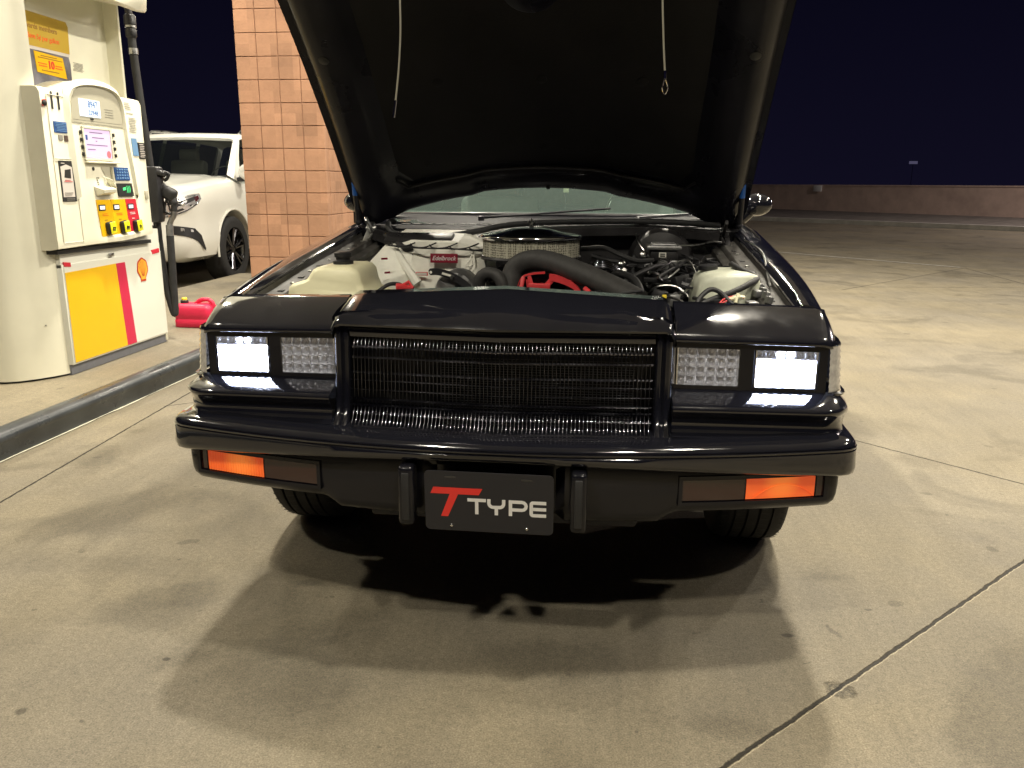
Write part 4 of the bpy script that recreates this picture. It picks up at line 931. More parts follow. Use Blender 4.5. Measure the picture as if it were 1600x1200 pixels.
# alternator and bracket
k = MB(); k.lathe([(.02, -.07), (.065, -.06), (.07, -.04), (.07, .05), (.055, .06)], (-.235, .84, .835), (0, 1, 0), 28)
for i in range(10): a = 2 * pi * i / 10; k.box((-.235 + .05 * cos(a), .775, .835 + .05 * sin(a)), (.012, .006, .03), Euler((0, -a + pi / 2, 0)))
alt = k.build('alternator', 'alu', car, smooth=40)
k = MB(); P = catmull([(-.315, .76, .903), (-.285, .755, .905), (-.245, .75, .895), (-.205, .745, .875), (-.175, .74, .85)], 4); rows = []
for i, p in enumerate(P):
    t = (P[min(i + 1, len(P) - 1)] - P[max(i - 1, 0)]).normalized(); nrm = Vector((-t.z, 0, t.x)); w_ = .011 if i not in (0, len(P) - 1) else .006
    rows.append([tuple(p + nrm * w_), tuple(p - nrm * w_), tuple(p - nrm * w_ + Vector((0, .006, 0))), tuple(p + nrm * w_ + Vector((0, .006, 0)))])
k.grid(rows, True, True); br = k.build('alternator_bracket', 'plastic', alt, smooth=30)
k = MB(); k.lathe([(.0045, 0), (.0045, .002)], (-.308, .7575, .903), (0, 1, 0), 12); k.prism([(-.018, -.0035), (.018, -.0035), (.018, .0035), (-.018, .0035)], (-.252, .7475, .897), Vector((1, 0, -.28)).normalized(), Vector((.28, 0, 1)).normalized(), .001); k.build('bracket_slot', 'whitebox', br, smooth=0)
k = MB(); k.lathe([(.008, 0), (.008, .008)], (-.236, .742, .889), (0, 1, 0), 6); k.build('bracket_bolt', 'steel', br)
# elbow hose, coil, linkage clutter round the carburettor
k = MB(); pts = catmull([(-.165, .86, .80), (-.165, .85, .86), (-.145, .84, .89), (-.11, .83, .892), (-.085, .82, .865), (-.08, .82, .82)], 6); k.tube(pts, .021, 14); k.build('bypass_hose', 'hose', car)
k = MB(); k.box((-.10, 1.02, .865), (.10, .08, .06), bev=.01); k.lathe([(.03, -.03), (.03, .03)], (-.10, .97, .878), (0, 1, 0), 18); k.box((.02, 1.05, .85), (.2, .2, .10), bev=.02)
for i in range(14): k.tube(catmull([(random.uniform(-.14, .0), random.uniform(.86, 1.0), random.uniform(.83, .9)) for _ in range(3)], 4), random.uniform(.003, .006), 6)
k.build('carburettor', 'blackchrome', car, smooth=40)
k = MB()
for i in range(10): x, y, z = random.uniform(-.15, .0), random.uniform(.88, .98), random.uniform(.86, .90); k.lathe([(.006, 0), (.006, .008), (.003, .012)], (x, y, z), (random.uniform(-1, 1), -1, random.uniform(-1, 1)), 8)
k.build('fitting', 'chrome', car)
# valve cover and intake on the right
k = MB(); k.box((.25, 1.02, .865), (.14, .42, .06), Euler((0, .35, 0)), bev=.022, seg=4); k.lathe([(.03, 0), (.03, .015), (.02, .02)], (.235, .88, .895), n=16)
for i in range(4): k.tube(catmull([(.18, .9 + i * .07, .88), (.24, .9 + i * .07, .915), (.32, .92 + i * .07, .87), (.36, .93 + i * .07, .80)], 5), .007, 8)
k.build('valve_cover', 'blackchrome', car, smooth=50)
k = MB()
for (x, y, z, r) in ((.305, 1.10, .905, .014), (.31, .98, .893, .012), (.385, 1.22, .93, .014), (.40, 1.08, .88, .01)): k.lathe([(r, 0), (r, .012), (r * .6, .016)], (x, y, z), (.2, -1, .5), 14)
k.build('plug_cap', 'steel', car)
k = MB(); k.box((-.27, 1.04, .80), (.14, .42, .06), Euler((0, -.35, 0)), bev=.02, seg=4); k.build('valve_cover', 'blackchrome', car, smooth=50)
# booster and master cylinder
k = MB(); k.lathe([(.03, -.10), (.11, -.08), (.125, -.05), (.125, .0), (.12, .05)], (.46, 1.44, .895), (0, 1, 0), 32); mc = k.build('brake_booster', 'bay', car, smooth=40)
k = MB(); k.box((.46, 1.26, .928), (.10, .10, .04), bev=.008); k.lathe([(.022, -.10), (.024, .06)], (.46, 1.27, .900), (0, 1, 0), 18); k.build('master_cylinder', 'bay', mc, smooth=40)
k = MB(); k.box((.46, 1.26, .957), (.125, .12, .016), bev=.005); k.box((.46, 1.26, .967), (.09, .09, .010), bev=.004); k.build('reservoir_lid', 'alu', mc)
k = MB(); k.box((.455, 1.208, .932), (.026, .003, .018)); k.build('reservoir_label', 'whitebox', mc, smooth=0)
k = MB(); k.box((.455, 1.206, .935), (.018, .002, .004)); k.box((.455, 1.206, .928), (.018, .002, .005)); k.build('label_print', 'ink', mc, smooth=0)
k = MB(); k.lathe([(.012, -.03), (.02, -.03), (.021, .0), (.021, .03)], (.455, 1.17, .897), (0, 1, 0), 8); k.box((.495, 1.18, .905), (.03, .03, .022), bev=.004); k.build('valve_body', 'alu', mc, smooth=20)
# overflow tank right
poly = [(.525, .70), (.528, .86), (.54, .905), (.555, .918), (.575, .925), (.60, .928), (.68, .928), (.705, .922), (.715, .90), (.715, .70)]
poly = [(a - .01, b) for a, b in poly]
k = MB(); extr(k, poly, .62, .84, .02); ot = k.build('overflow_tank', 'creamold', car, smooth=60)
k = MB(); k.lathe([(.028, 0), (.030, .006), (.030, .014), (.024, .017)], (.565, .76, .924), n=24); k.build('tank_cap', 'plastic', ot)
k = MB()
k.tube(catmull([(.50, .50, .845), (.56, .52, .868), (.62, .56, .885), (.67, .60, .905), (.695, .66, .915), (.66, .72, .93), (.64, .80, .94)], 6), .009, 10)
k.tube(catmull([(.50, .47, .84), (.515, .50, .87), (.545, .52, .893), (.575, .52, .885), (.60, .50, .86), (.63, .48, .84)], 6), .007, 8)
k.tube(catmull([(.26, .9, .86), (.28, .82, .90), (.31, .72, .91), (.345, .64, .895), (.36, .58, .855)], 6), .011, 10)
k.tube(catmull([(.16, 1.28, .945), (.24, 1.2, .955), (.30, 1.15, .935), (.36, 1.15, .915), (.42, 1.18, .915)], 6), .009, 8)
k.tube(catmull([(.30, .90, .86), (.36, .95, .89), (.42, 1.05, .905), (.46, 1.15, .90)], 6), .008, 8)
k.build('hose', 'rubber', car)
k = MB()
wires = [[(.50, 1.17, .91), (.54, 1.10, .92), (.55, .95, .88), (.50, .75, .86), (.45, .60, .85)], [(.52, 1.18, .90), (.57, 1.12, .90), (.56, .9, .87), (.52, .7, .85)],
         [(.36, 1.32, 1.0), (.37, 1.28, .97), (.40, 1.25, .93), (.42, 1.22, .91)], [(.68, 1.35, .97), (.64, 1.3, .975), (.58, 1.28, .965), (.52, 1.27, .962)],
         [(.74, 1.2, .99), (.77, 1.1, .97), (.765, .95, .955), (.75, .8, .92), (.735, .65, .89)], [(.30, .48, .855), (.36, .48, .872), (.43, .47, .876), (.48, .44, .86)],
         [(.40, 1.1, .86), (.43, 1.0, .85), (.47, .98, .88), (.50, 1.02, .90)], [(.38, .9, .82), (.42, .85, .86), (.48, .85, .86), (.52, .82, .83)]]
for w_ in wires: k.tube(catmull(w_, 6), .0035, 6)
k.build('brake_line', 'steel', car)
rnd = random.Random(5)
k = MB()
for i in range(46):
    x = rnd.choice([rnd.uniform(.30, .68), rnd.uniform(.30, .68), rnd.uniform(.50, .68), rnd.uniform(.55, .69)]); y = rnd.uniform(.55, 1.35); z = .80 + .10 * (y - .5) + rnd.uniform(0, .05)
    if x < 0: z -= .02
    p = [(x, y, z)]
    for _ in range(3): x = max(-.66, min(.68, x + rnd.uniform(-.09, .09))); y += rnd.uniform(-.12, .12); z += rnd.uniform(-.025, .02); p.append((x, y, z))
    k.tube(catmull(p, 5), rnd.choice([.0025, .004, .006, .009]), 6)
for i in range(26):
    x = rnd.uniform(.30, .67); y = rnd.uniform(.5, 1.3); k.box((x, y, .79 + .10 * (y - .5) + rnd.uniform(-.01, .03)), (rnd.uniform(.015, .06), rnd.uniform(.02, .06), rnd.uniform(.02, .05)), Euler((rnd.uniform(-.4, .4), rnd.uniform(-.4, .4), rnd.uniform(0, 3))), bev=.003)
k.build('wiring_loom', 'plastic', car, smooth=50)
k = MB()
for (x, y, z, a, b, c_) in ((.45, .56, .855, .03, .03, .035), (.50, .50, .846, .04, .03, .02), (.55, .46, .842, .08, .03, .012), (.62, .46, .842, .03, .03, .02), (.66, .50, .85, .03, .04, .03), (.69, .6, .875, .02, .04, .02)): k = MB(); k.box((x, y, z), (a, b, c_), Euler((0, 0, .1)), bev=.003); k.build('relay_box', 'alu', car)
k = MB()
for i in range(7): y = .5 + i * .05; k.box((.705, y, ZT(y) - .03), (.012, .03, .02), Euler((0, rnd.uniform(-.5, .5), .3)), bev=.002)
k.build('fender_clip', 'alu', car)
k = MB()
for w_ in ([(.56, .47, .85), (.58, .50, .868), (.61, .52, .875), (.64, .52, .87)], [(.55, .46, .85), (.59, .50, .865), (.62, .51, .872)]): k.tube(catmull(w_, 5), .0025, 6)
k.build('red_wire', 'red', car)
k = MB(); k.box((.415, .47, .8755), (.012, .008, .014), bev=.002); k.build('wire_tag', 'yellowtag', car)
k = MB(); k.tube([(.60, .51, .868), (.625, .505, .876), (.64, .53, .872)], .006, 8); k.tube([(.615, .50, .86), (.622, .51, .885)], .005, 6); k.build('tape_wrap', 'cream', car)
# ---------------------------------------------------------------- open hood
HC = [Vector((0, y, z)) for y, z in ((1.635, 1.005), (1.56, 1.078), (1.37, 1.262), (1.17, 1.445), (.84, 1.695), (.5, 1.90), (.34, 1.968))]
HCf = catmull(HC, 20); HL = [0]
for i in range(1, len(HCf)): HL.append(HL[-1] + (HCf[i] - HCf[i - 1]).length)
HT = HL[-1]
def HS(x, s, d=0):
    """point of the hood: x across, s arc length from the rear edge, d below the outer skin"""
    u = abs(x) / .79; s = max(0, min(HT - .001, s))
    i = 1
    while i < len(HL) - 1 and HL[i] < s: i += 1
    t = (s - HL[i - 1]) / max(HL[i] - HL[i - 1], 1e-6); p = HCf[i - 1].lerp(HCf[i], t); T = (HCf[min(i + 2, len(HCf) - 1)] - HCf[max(i - 3, 0)]).normalized(); N = Vector((0, T.z, -T.y))
    bulge = .012 * (1 if abs(x) < .24 else max(0, 1 - (abs(x) - .24) / .05))
    wd = lerp(s, [0, .12, .6, 1.1, HT], [.775, .795, .79, .775, .74]) / .79
    q = p + N * (.035 * (1 - min(u, 1) ** 2) + bulge - d); return (x * wd, q.y, q.z)
def S0(x): return .205 * (1 - min(1, (abs(x) / .79)) ** 2)
XS = sorted({round(v, 4) for v in [0, .1, .2, .24, .265, .29, .36, .42, .5, .56, .60, .63, .66, .69, .72, .745, .765, .78, .787, .79]} | {-round(v, 4) for v in [.1, .2, .24, .265, .29, .36, .42, .5, .56, .60, .63, .66, .69, .72, .745, .765, .78, .787, .79]})
k = MB(); rows = []
for j in range(31):
    f = j / 30; rows.append([HS(x, S0(x) + (HT - S0(x)) * f, 0) for x in XS])
k.grid(rows)
lip = [[HS(x, S0(x), d) for x in XS] for d in (0, .012)]; k.grid(lip); lip = [[HS(x, HT, d) for x in XS] for d in (0, .012)]; k.grid(lip)
for sg in (-1, 1): k.grid([[HS(sg * .79, HT * f / 30, d) for f in range(31)] for d in (0, .014)])
hood = k.build('hood', 'paint', car, smooth=45)
k = MB(); rows = []
SS = [.0, .008, .02, .04, .07, .10, .118, .13, .145, .17] + [.17 + (HT - .25) * i / 24 for i in range(1, 25)] + [HT - .06, HT - .04, HT - .01, HT]
def inner_d(x, f):
    ax = abs(x)
    side_ = lerp(ax, [.56, .585, .605, .655, .665, .675, .685, .735, .758, .79], [.020, .030, .052, .055, .047, .047, .052, .050, .022, .012])
    rear_ = lerp(f, [0, .008, .03, .09, .118, .145, .17], [.012, .03, .046, .05, .044, .026, .020])
    fr = lerp(f, [HT - .10, HT - .05, HT - .02, HT], [.020, .045, .04, .012])
    return max(side_, rear_, fr) if ax < .758 and .008 < f < HT - .01 else .012
for f in SS: rows.append([HS(x, S0(x) * (1 - f / HT) + f, inner_d(x, f)) for x in XS])
k.grid(rows); inner = k.build('inner_frame', 'underhood', hood, smooth=50)
k = MB(); k.tube([HS(x, S0(x) * .9 + .150 + (.05 * (abs(x) > .55)), .040) for x in [-.575 + 1.15 * i / 30 for i in range(31)]], .006, 8); k.build('pad_retainer', 'satin', inner)
k = MB(); rows = []
for i in range(21):
    f = i / 20; s = .165 + (HT - .30) * f; row = []
    for j in range(25):
        x = -.572 + 1.144 * j / 24; ax = abs(x)
        e = min(1, (1 - abs(2 * f - 1)) / .02, (.572 - ax) / .02); rr = 0
        if f < .08: x *= 1 - .10 * (1 - f / .08) ** 2
        row.append(HS(x, S0(x) * .9 + s + .02 * 0, .022 + .010 * max(0, e) + .003 * sin(j * .7) * sin(i * .5)))
    rows.append(row)
k.grid(rows); pad = k.build('hood_pad', 'pad', hood, smooth=60)
def on_hood(x, s, d, r, name, m, parent):
    a = Vector(HS(x, s - .01, d)); b = Vector(HS(x, s + .01, d)); T = (b - a).normalized(); N = Vector((0, T.z, -T.y)); c_ = Vector(HS(x, s, d))
    k = MB(); k.lathe([(r, 0), (r * .96, .003), (r * .7, .004), (r * .3, .006), (.001, .006)], c_, -N, 24); return k.build(name, m, parent, smooth=50)
for x, s in ((-.343, .755), (.013, .75), (.355, .753), (.008, .43), (.44, .36), (-.44, .36)): on_hood(x, s, .031, .020, 'pad_clip', 'pad', pad)
for x, s in ((-.70, .90), (.70, .90), (-.64, .07), (.64, .07), (.016, .235)): on_hood(x, s if abs(x) > .1 else .235, .050 if abs(x) > .1 else .0495, .018 if abs(x) > .1 else .008, 'frame_hole', 'ink', inner)
k = MB(); c_ = Vector(HS(.0, 1.12, .036)); k.lathe([(.085, 0), (.085, .004), (.078, .008), (.05, .006), (.03, .010), (.001, .010)], c_, (0, -.55, -.83), 30); k.build('latch_plate', 'underhood', hood, smooth=50)
# struts
for sg in (-1, 1):
    a = Vector((sg * .765, 1.50, 1.025)); b = Vector((sg * .757, 1.392, 1.345))
    k = MB(); k.tube([a, a.lerp(b, .55)], .011, 12); k.tube([a.lerp(b, .5), b], .0055, 8); k.ball(tuple(a), .014); k.ball(tuple(b), .012); k.box(tuple(b + Vector((0, .012, .01))), (.03, .03, .012), bev=.003)
    s_ = k.build('hood_strut', 'satin', car)
    k = MB(); k.tube([a.lerp(b, .34), a.lerp(b, .60)], .0118, 12); k.build('blue_tape', 'blue', s_)
# lanyards hanging from the hood
k = MB(); k.tube(catmull([(-.352, .62, 1.82), (-.353, .62, 1.70), (-.354, .62, 1.60), (-.362, .62, 1.50), (-.374, .62, 1.41)], 8), .0028, 8); cb = k.build('lanyard', 'cable', hood)
k = MB(); k.tube([(-.373, .62, 1.415), (-.381, .62, 1.367)], .0038, 8); k.build('lanyard_end', 'chrome', cb)
k = MB(); k.tube(catmull([(.378, .62, 1.82), (.380, .62, 1.70), (.389, .62, 1.57), (.397, .62, 1.485)], 8), .0028, 8); cb = k.build('lanyard', 'cable', hood)
k = MB(); k.tube([(.397, .62, 1.49), (.398, .62, 1.468)], .0045, 8); k.tube(catmull([(.396, .62, 1.468), (.392, .622, 1.446), (.399, .624, 1.428), (.407, .622, 1.446), (.400, .62, 1.468)], 6), .0019, 6); k.build('lanyard_end', 'chrome', cb)
# ================================================================== white SUV behind the pump
suv = empty('parked_suv', (-5.15, 9.0, 0), 'white full-size SUV parked behind the brick column, front corner showing', 'suv')
SX = -5.15
def shalf(y):
    """half width and heights along the SUV, y measured from its nose"""
    w_ = lerp(y, [0, .06, .15, .3, .5, .8, 4.6, 4.85], [.60, .74, .84, .90, .935, .95, .95, .88])
    hood_ = lerp(y, [0, .05, .15, .4, 1.0, 1.55, 1.62, 4.85], [.98, 1.05, 1.10, 1.15, 1.21, 1.26, 1.22, 1.20])
    return w_, hood_
k = MB(); rows = []
for y in [0, .03, .08, .15, .25, .35, .5, .65, .8, .95, 1.1, 1.3, 1.5, 1.62, 1.8, 2.2, 2.8, 3.4, 3.8, 4.2, 4.6, 4.8, 4.85]:
    w_, h = shalf(y); n_ = max(0, 1 - y / .35); lo = .32 + .06 * n_
    rows.append([(SX + a, 6.42 + y + .0, z) for a, z in ((0, lo), (w_ - .12, lo), (w_ - .03 - .03 * n_, lo + .05), (w_ + .015, .50), (w_ + .018 - .02 * n_, .58), (w_ - .005, .70), (w_ - .005, .85), (w_ + .004, .93), (w_ - .006, .985), (w_ - .02, h - .13), (w_ - .05, h - .06), (w_ - .12, h - .022), (w_ - .22, h - .004), (w_ - .32, h - .006), (w_ - .40, h + .012), (0, h + .025))])
k.grid(rows, False, False); k.add(rows[0], [tuple(range(16))]); k.add(rows[-1], [tuple(range(16))])
b0 = k.v[:]; k.v = [(x - SX, y, z) for x, y, z in k.v]; k.mir(); k.v = [(x + SX, y, z) for x, y, z in k.v]
sb = k.build('body', 'suv', suv, smooth=35)
cuts = []
for sg in (1, -1):
    for yc in (7.76, 10.55):
        cc = bpy.data.meshes.new('c'); bm = bmesh.new(); bmesh.ops.create_cone(bm, cap_ends=True, segments=48, radius1=.455, radius2=.455, depth=.42, matrix=Matrix.Translation((SX + sg * .86, yc, .41)) @ Matrix.Rotation(pi / 2, 4, 'Y')); bm.to_mesh(cc); bm.free()
        co = bpy.data.objects.new('c', cc); MAIN.objects.link(co); cuts.append(co)
boolean_cut(sb, cuts); sb.data.materials.clear(); sb.data.materials.append(M['suv'])
# arch lips
for sg in (1, -1):
    k = MB()
    for yc in (7.76, 10.55): k.tube([(SX + sg * .95, yc + .458 * cos(a), .41 + .458 * sin(a)) for a in [pi * (-.05 + 1.1 * i / 24) for i in range(25)]], .014, 8)
    k.build('arch_lip', 'suv', suv)
# cabin
k = MB(); rows = []
def cab(y, hw, z, zt): return [(SX + a, y, b) for a, b in ((hw + .10 * (zt - z) / .6, z), (hw + .02, zt - .10), (hw - .02, zt - .035), (hw - .09, zt - .005), (hw * .5, zt + .010), (0, zt + .015))]
# pillars, roof
rf = [(8.53, .66, 1.72), (8.60, .665, 1.765), (8.75, .67, 1.785), (9.2, .68, 1.80), (10.2, .68, 1.80), (10.9, .67, 1.77), (11.1, .66, 1.72)]
for y, hw, zt in rf: rows.append([(SX + s * a, y, b) for s, a, b in ((-1, hw + .04, zt - .06), (-1, hw + .02, zt - .025), (-1, hw - .04, zt - .002), (-1, hw * .5, zt + .010), (1, 0, zt + .015), (1, hw * .5, zt + .010), (1, hw - .04, zt - .002), (1, hw + .02, zt - .025), (1, hw + .04, zt - .06))])
k.grid(rows); k.grid([rows[0], [(x, y + .02, z - .03) for x, y, z in rows[0]]])
for sg in (1, -1):
    k.grid([[(SX + sg * .70, 8.52, 1.715), (SX + sg * .722, 8.57, 1.70)], [(SX + sg * .79, 8.28, 1.50), (SX + sg * .805, 8.34, 1.49)], [(SX + sg * .875, 8.00, 1.22), (SX + sg * .902, 8.12, 1.17)]])
    k.grid([[(SX + sg * .70, 8.52, 1.715), (SX + sg * .66, 8.53, 1.705)], [(SX + sg * .79, 8.28, 1.50), (SX + sg * .73, 8.26, 1.50)], [(SX + sg * .875, 8.00, 1.22), (SX + sg * .79, 8.00, 1.265)]])
    for ya, yb in ((9.35, 9.45), (10.3, 10.42), (11.0, 11.2)): k.grid([[(SX + sg * .715, ya, 1.76), (SX + sg * .715, yb, 1.76)], [(SX + sg * .90, ya, 1.20), (SX + sg * .90, yb, 1.20)]])
k.build('roof', 'suv', suv, smooth=50)
k = MB(); a = []; b = []
for i in range(9):
    t = -1 + 2 * i / 8; a.append((SX + t * .80, 7.93 + .10 * t * t, 1.265 - .01 * t * t)); b.append((SX + t * .68, 8.50 + .06 * t * t, 1.695 - .012 * t * t))
k.grid([a, [tuple(Vector(p).lerp(Vector(q), .5) + Vector((0, -.02, .02))) for p, q in zip(a, b)], b]); k.build('windshield', 'suvglass', suv, smooth=60)
k = MB(); k.grid([[(x, y - .03, z - .01) for x, y, z in a], [(x, y + .02, z + .002) for x, y, z in a]]); k.build('wiper_cowl', 'darktrim', suv)
k = MB()
for sg in (1, -1): k.grid([[(SX + sg * .715, 8.56, 1.695), (SX + sg * .715, 11.0, 1.70)], [(SX + sg * .898, 8.10, 1.205), (SX + sg * .895, 11.1, 1.19)]])
k.build('side_window', 'suvglass', suv, smooth=0)
for sg in (1, -1):
    k = MB(); k.tube([(SX + sg * .62, 8.75, 1.76), (SX + sg * .62, 8.88, 1.825), (SX + sg * .62, 9.3, 1.84), (SX + sg * .62, 10.6, 1.83), (SX + sg * .61, 10.9, 1.78)], .017, 8); k.build('roof_rail', 'steel', suv)
    k = MB(); c_ = (SX + sg * 1.03, 8.06, 1.30); rows = []
    for t_, s_ in ((-.07, .5), (-.06, .8), (-.02, 1), (.04, 1), (.055, .85)): rows.append([(c_[0] + .11 * s_ * cos(q), c_[1] + t_, c_[2] + .10 * s_ * sin(q)) for q in [2 * pi * i / 16 for i in range(16)]])
    k.grid(rows, True, True); k.build('side_mirror', 'suv', suv, smooth=60)
    k = MB(); k.box((SX + sg * .96, 8.10, 1.215), (.16, .08, .05), bev=.015); k.build('mirror_base', 'darktrim', suv)
for sx_ in (-.4, .4):
    k = MB(); k.box((SX + sx_, 9.35, 1.15), (.5, .16, .65), Euler((-.2, 0, 0)), bev=.05, seg=3); k.box((SX + sx_, 9.42, 1.53), (.28, .1, .18), bev=.04, seg=3); k.build('seat', 'fabric', suv, smooth=60)
k = MB(); k.box((SX, 8.35, 1.16), (1.6, .5, .10), bev=.03); k.lathe([(.19, 0), (.20, .01), (.19, .02)], (SX + .4, 8.75, 1.2), (0, -1, .4), 24, cap=False); k.build('dashboard', 'fabric', suv)
# headlamps and grille
def surf(yn, z, off=.006):
    w_, h = shalf(yn); return w_
for sg in (1, -1):
    def onside(y, z, off=.004):
        w_, h = shalf(y); e = lerp(z, [.43, .5, .58, .70, .85], [w_ + .006, w_ + .017, w_ + .020 - .02 * max(0, 1 - y / .35), w_ - .003, w_ - .003]) if z < .93 else lerp(z, [.93, .985, h - .13, h - .06, h], [w_ + .004, w_ - .006, w_ - .02, w_ - .05, w_ - .12]); return (SX + sg * (e + off), 6.42 + y - .004, z)
    ysl = [.02, .05, .10, .16, .22, .30, .40, .50, .60]
    up = [.945, .965, .985, 1.000, 1.012, 1.028, 1.045, 1.055, 1.058]; dn = [.80, .80, .81, .825, .842, .865, .90, .945, 1.00]
    k = MB(); k.grid([[onside(y, u + (d - u) * q) for q in (0, .3, .6, 1)] for y, u, d in zip(ysl, up, dn)]); hl = k.build('headlight', 'reflector', suv, smooth=50)
    k = MB()
    k.grid([[onside(y, u + (d - u) * q, .006) for q in (.22, .50)] for y, u, d in zip(ysl[1:8], up[1:8], dn[1:8])]); k.grid([[onside(y, u + (d - u) * q, .006) for q in (.68, .82)] for y, u, d in zip(ysl[1:7], up[1:7], dn[1:7])]); k.build('lamp_mask', 'darktrim', hl)
    k = MB()
    k.tube([onside(y, d + .012, .006) for y, d in zip(ysl[:-1], dn[:-1])], .008, 6); k.tube([onside(y, u - .016, .006) for y, u in zip(ysl[:-1], up[:-1])], .005, 6)
    k.build('lamp_chrome', 'chrome', hl)
    k = MB()
    for y, z in ((.08, .90), (.17, .92), (.27, .945)): k.ball(onside(y, z, .0), (.02, .03, .024), 10, 6)
    k.grid([[onside(.05, .86, .007), onside(.05, .885, .007)], [onside(.34, .925, .007), onside(.34, .945, .007)]]); k.build('lamp_projector', 'reflector', hl)
    k = MB(); k.grid([[onside(y, z, .007) for z in (a_, b_)] for y, a_, b_ in ((.47, .97, 1.02), (.51, .985, 1.03), (.55, 1.005, 1.035))]); k.build('side_reflector', 'lampred', hl)
    k = MB(); k.grid([[onside(y, z, .005) for z in (a_, b_)] for y, a_, b_ in ((.02, .645, .735), (.15, .63, .725), (.30, .60, .705), (.42, .55, .685), (.50, .485, .61), (.58, .43, .46))]); fl = k.build('fog_lamp', 'darktrim', suv)
    k = MB(); k.grid([[onside(.04, .68, .009), onside(.04, .712, .009)], [onside(.22, .665, .009), onside(.22, .70, .009)], [onside(.38, .65, .009), onside(.38, .675, .009)]]); k.build('fog_trim', 'steel', fl)
k = MB(); rows = []
for i in range(9):
    t = -1 + 2 * i / 8; rows.append([(SX + .56 * t * s_, 6.415 - .02 * (1 - t * t) + (.0 if z < 1 else .03), z) for z, s_ in ((.40, 1.0), (.55, .9), (.75, .72), (1.03, .95))])
k.grid(rows); sgx = k.build('grille', 'darktrim', suv)
k = MB()
for i in range(9): z = .45 + i * .065; k.tube([(SX + .55 * t * lerp(z, [.40, .55, .75, 1.03], [1.0, .9, .72, .95]), 6.40 - .02 * (1 - t * t), z) for t in (-1, -.5, 0, .5, 1)], .008, 6)
k.build('grille_bar', 'chrome', sgx)
# door line, sill
k = MB()
for sg in (1, -1): k.box((SX + sg * .93, 9.15, .36), (.14, 1.85, .07), bev=.02)
k.build('running_board', 'darktrim', suv)
k = MB()
for sg in (1, -1):
    for yy in (8.42, 9.40, 10.3): k.box((SX + sg * .9475, yy, .82), (.004, .008, .72))
k.build('door_gap', 'ink', suv, smooth=0)
k = MB(); k.box((SX, 9.1, .45), (1.3, 4.4, .2)); k.build('chassis', 'ink', suv, smooth=0)
def suv_wheel(sg, y):
    k = MB(); x = SX + sg * .83
    k.lathe([(.245, -.10), (.33, -.125), (.375, -.115), (.39, -.09), (.393, 0), (.39, .09), (.375, .115), (.33, .125), (.262, .118), (.255, .10)], (x, y, .392), (1, 0, 0), 48, cap=False); t = k.build('wheel', 'tyre', suv, smooth=50)
    k = MB(); k.lathe([(.258, sg * .112), (.262, sg * .10), (.25, sg * .07), (.235, sg * -.05), (.24, sg * -.10)], (x, y, .392), (1, 0, 0), 48, cap=False); k.lathe([(.0, sg * .09), (.045, sg * .088), (.06, sg * .07)], (x, y, .392), (1, 0, 0), 20)
    for i in range(6):
        a = 2 * pi * i / 6 + .3
        for da in (-.13, .13):
            k.tube([(x + sg * .080, y + .05 * cos(a + da * .6), .392 + .05 * sin(a + da * .6)), (x + sg * .088, y + .15 * cos(a + da), .392 + .15 * sin(a + da)), (x + sg * .098, y + .25 * cos(a + da * 1.1), .392 + .25 * sin(a + da * 1.1))], [.016, .014, .016], 8)
    k.lathe([(.24, sg * -.02), (.02, sg * -.02)], (x, y, .392), (1, 0, 0), 40); k.lathe([(.16, 0), (.16, sg * .01), (.02, sg * .01)], (x, y, .392), (1, 0, 0), 30)
    k.build('rim', 'rim', t, smooth=40)
for sg in (1, -1):
    for y in (7.76, 10.55): suv_wheel(sg, y)
# ================================================================== fuel dispenser
pump = empty('fuel_dispenser', (-3.1, 2.85, .121), 'cream fuel dispenser numbered 11 with yellow lower panel and hanging black nozzle', 'fuel pump')
ZI = .121
# rounded end column
def plan(r): 
    return [(-3.75, 2.10), (-3.05, 2.085), (-2.92, 2.095), (-2.86, 2.125), (-2.80, 2.19), (-2.755, 2.255), (-2.725, 2.32), (-2.72, 2.345), (-2.74, 2.36), (-3.75, 2.36)]
k = MB(); P = plan(0); k.grid([[(x, y, z) for x, y in P] for z in (ZI + .012, 1.2, 2.8)], True, True); k.build('end_column', 'pump', pump, smooth=50)
k = MB(); k.grid([[(x - .012, y + .012, z) for x, y in P] for z in (ZI, ZI + .02)], True, True); k.build('column_foot', 'ink', pump, smooth=0)
k = MB(); k.lathe([(.004, 0), (.004, .003)], (-2.758, 2.245, .42), (.8, -.6, 0), 8); k.lathe([(.004, 0), (.004, .003)], (-2.82, 2.16, 1.83), (.8, -.6, 0), 8); k.build('column_screw', 'steel', pump)
# lower cabinet
k = MB(); k.box((-3.05, 2.85, .46), (.72, 1.02, .56), bev=.004); k.box((-3.05, 2.85, .80), (.71, 1.02, .16)); k.build('cabinet', 'pumppanel', pump, smooth=30)
k = MB(); k.box((-3.055, 3.372, .46), (.70, .028, .66), bev=.006); k.build('cabinet_edge', 'pump', pump)
k = MB(); k.box((-3.06, 2.86, .155), (.70, 1.03, .066)); k.build('base_plinth', 'greybase', pump, smooth=0)
F = -2.690
def quad(name, pts, m, parent, th=.004, x=F, sm=0):
    k = MB(); k.add([(x + th, y, z) for y, z in pts] + [(x - .002, y, z) for y, z in pts], [tuple(range(len(pts))), tuple(range(len(pts), 2 * len(pts)))[::-1]] + [(i, (i + 1) % len(pts), len(pts) + (i + 1) % len(pts), len(pts) + i) for i in range(len(pts))])
    return k.build(name, m, parent, smooth=sm)
door = quad('door_panel', [(2.352, .19), (3.352, .19), (3.352, .735), (2.352, .735)], 'pumppanel', pump)
quad('yellow_panel', [(2.354, .192), (2.870, .192), (2.835, .700), (2.354, .693)], 'yellow', door, .006)
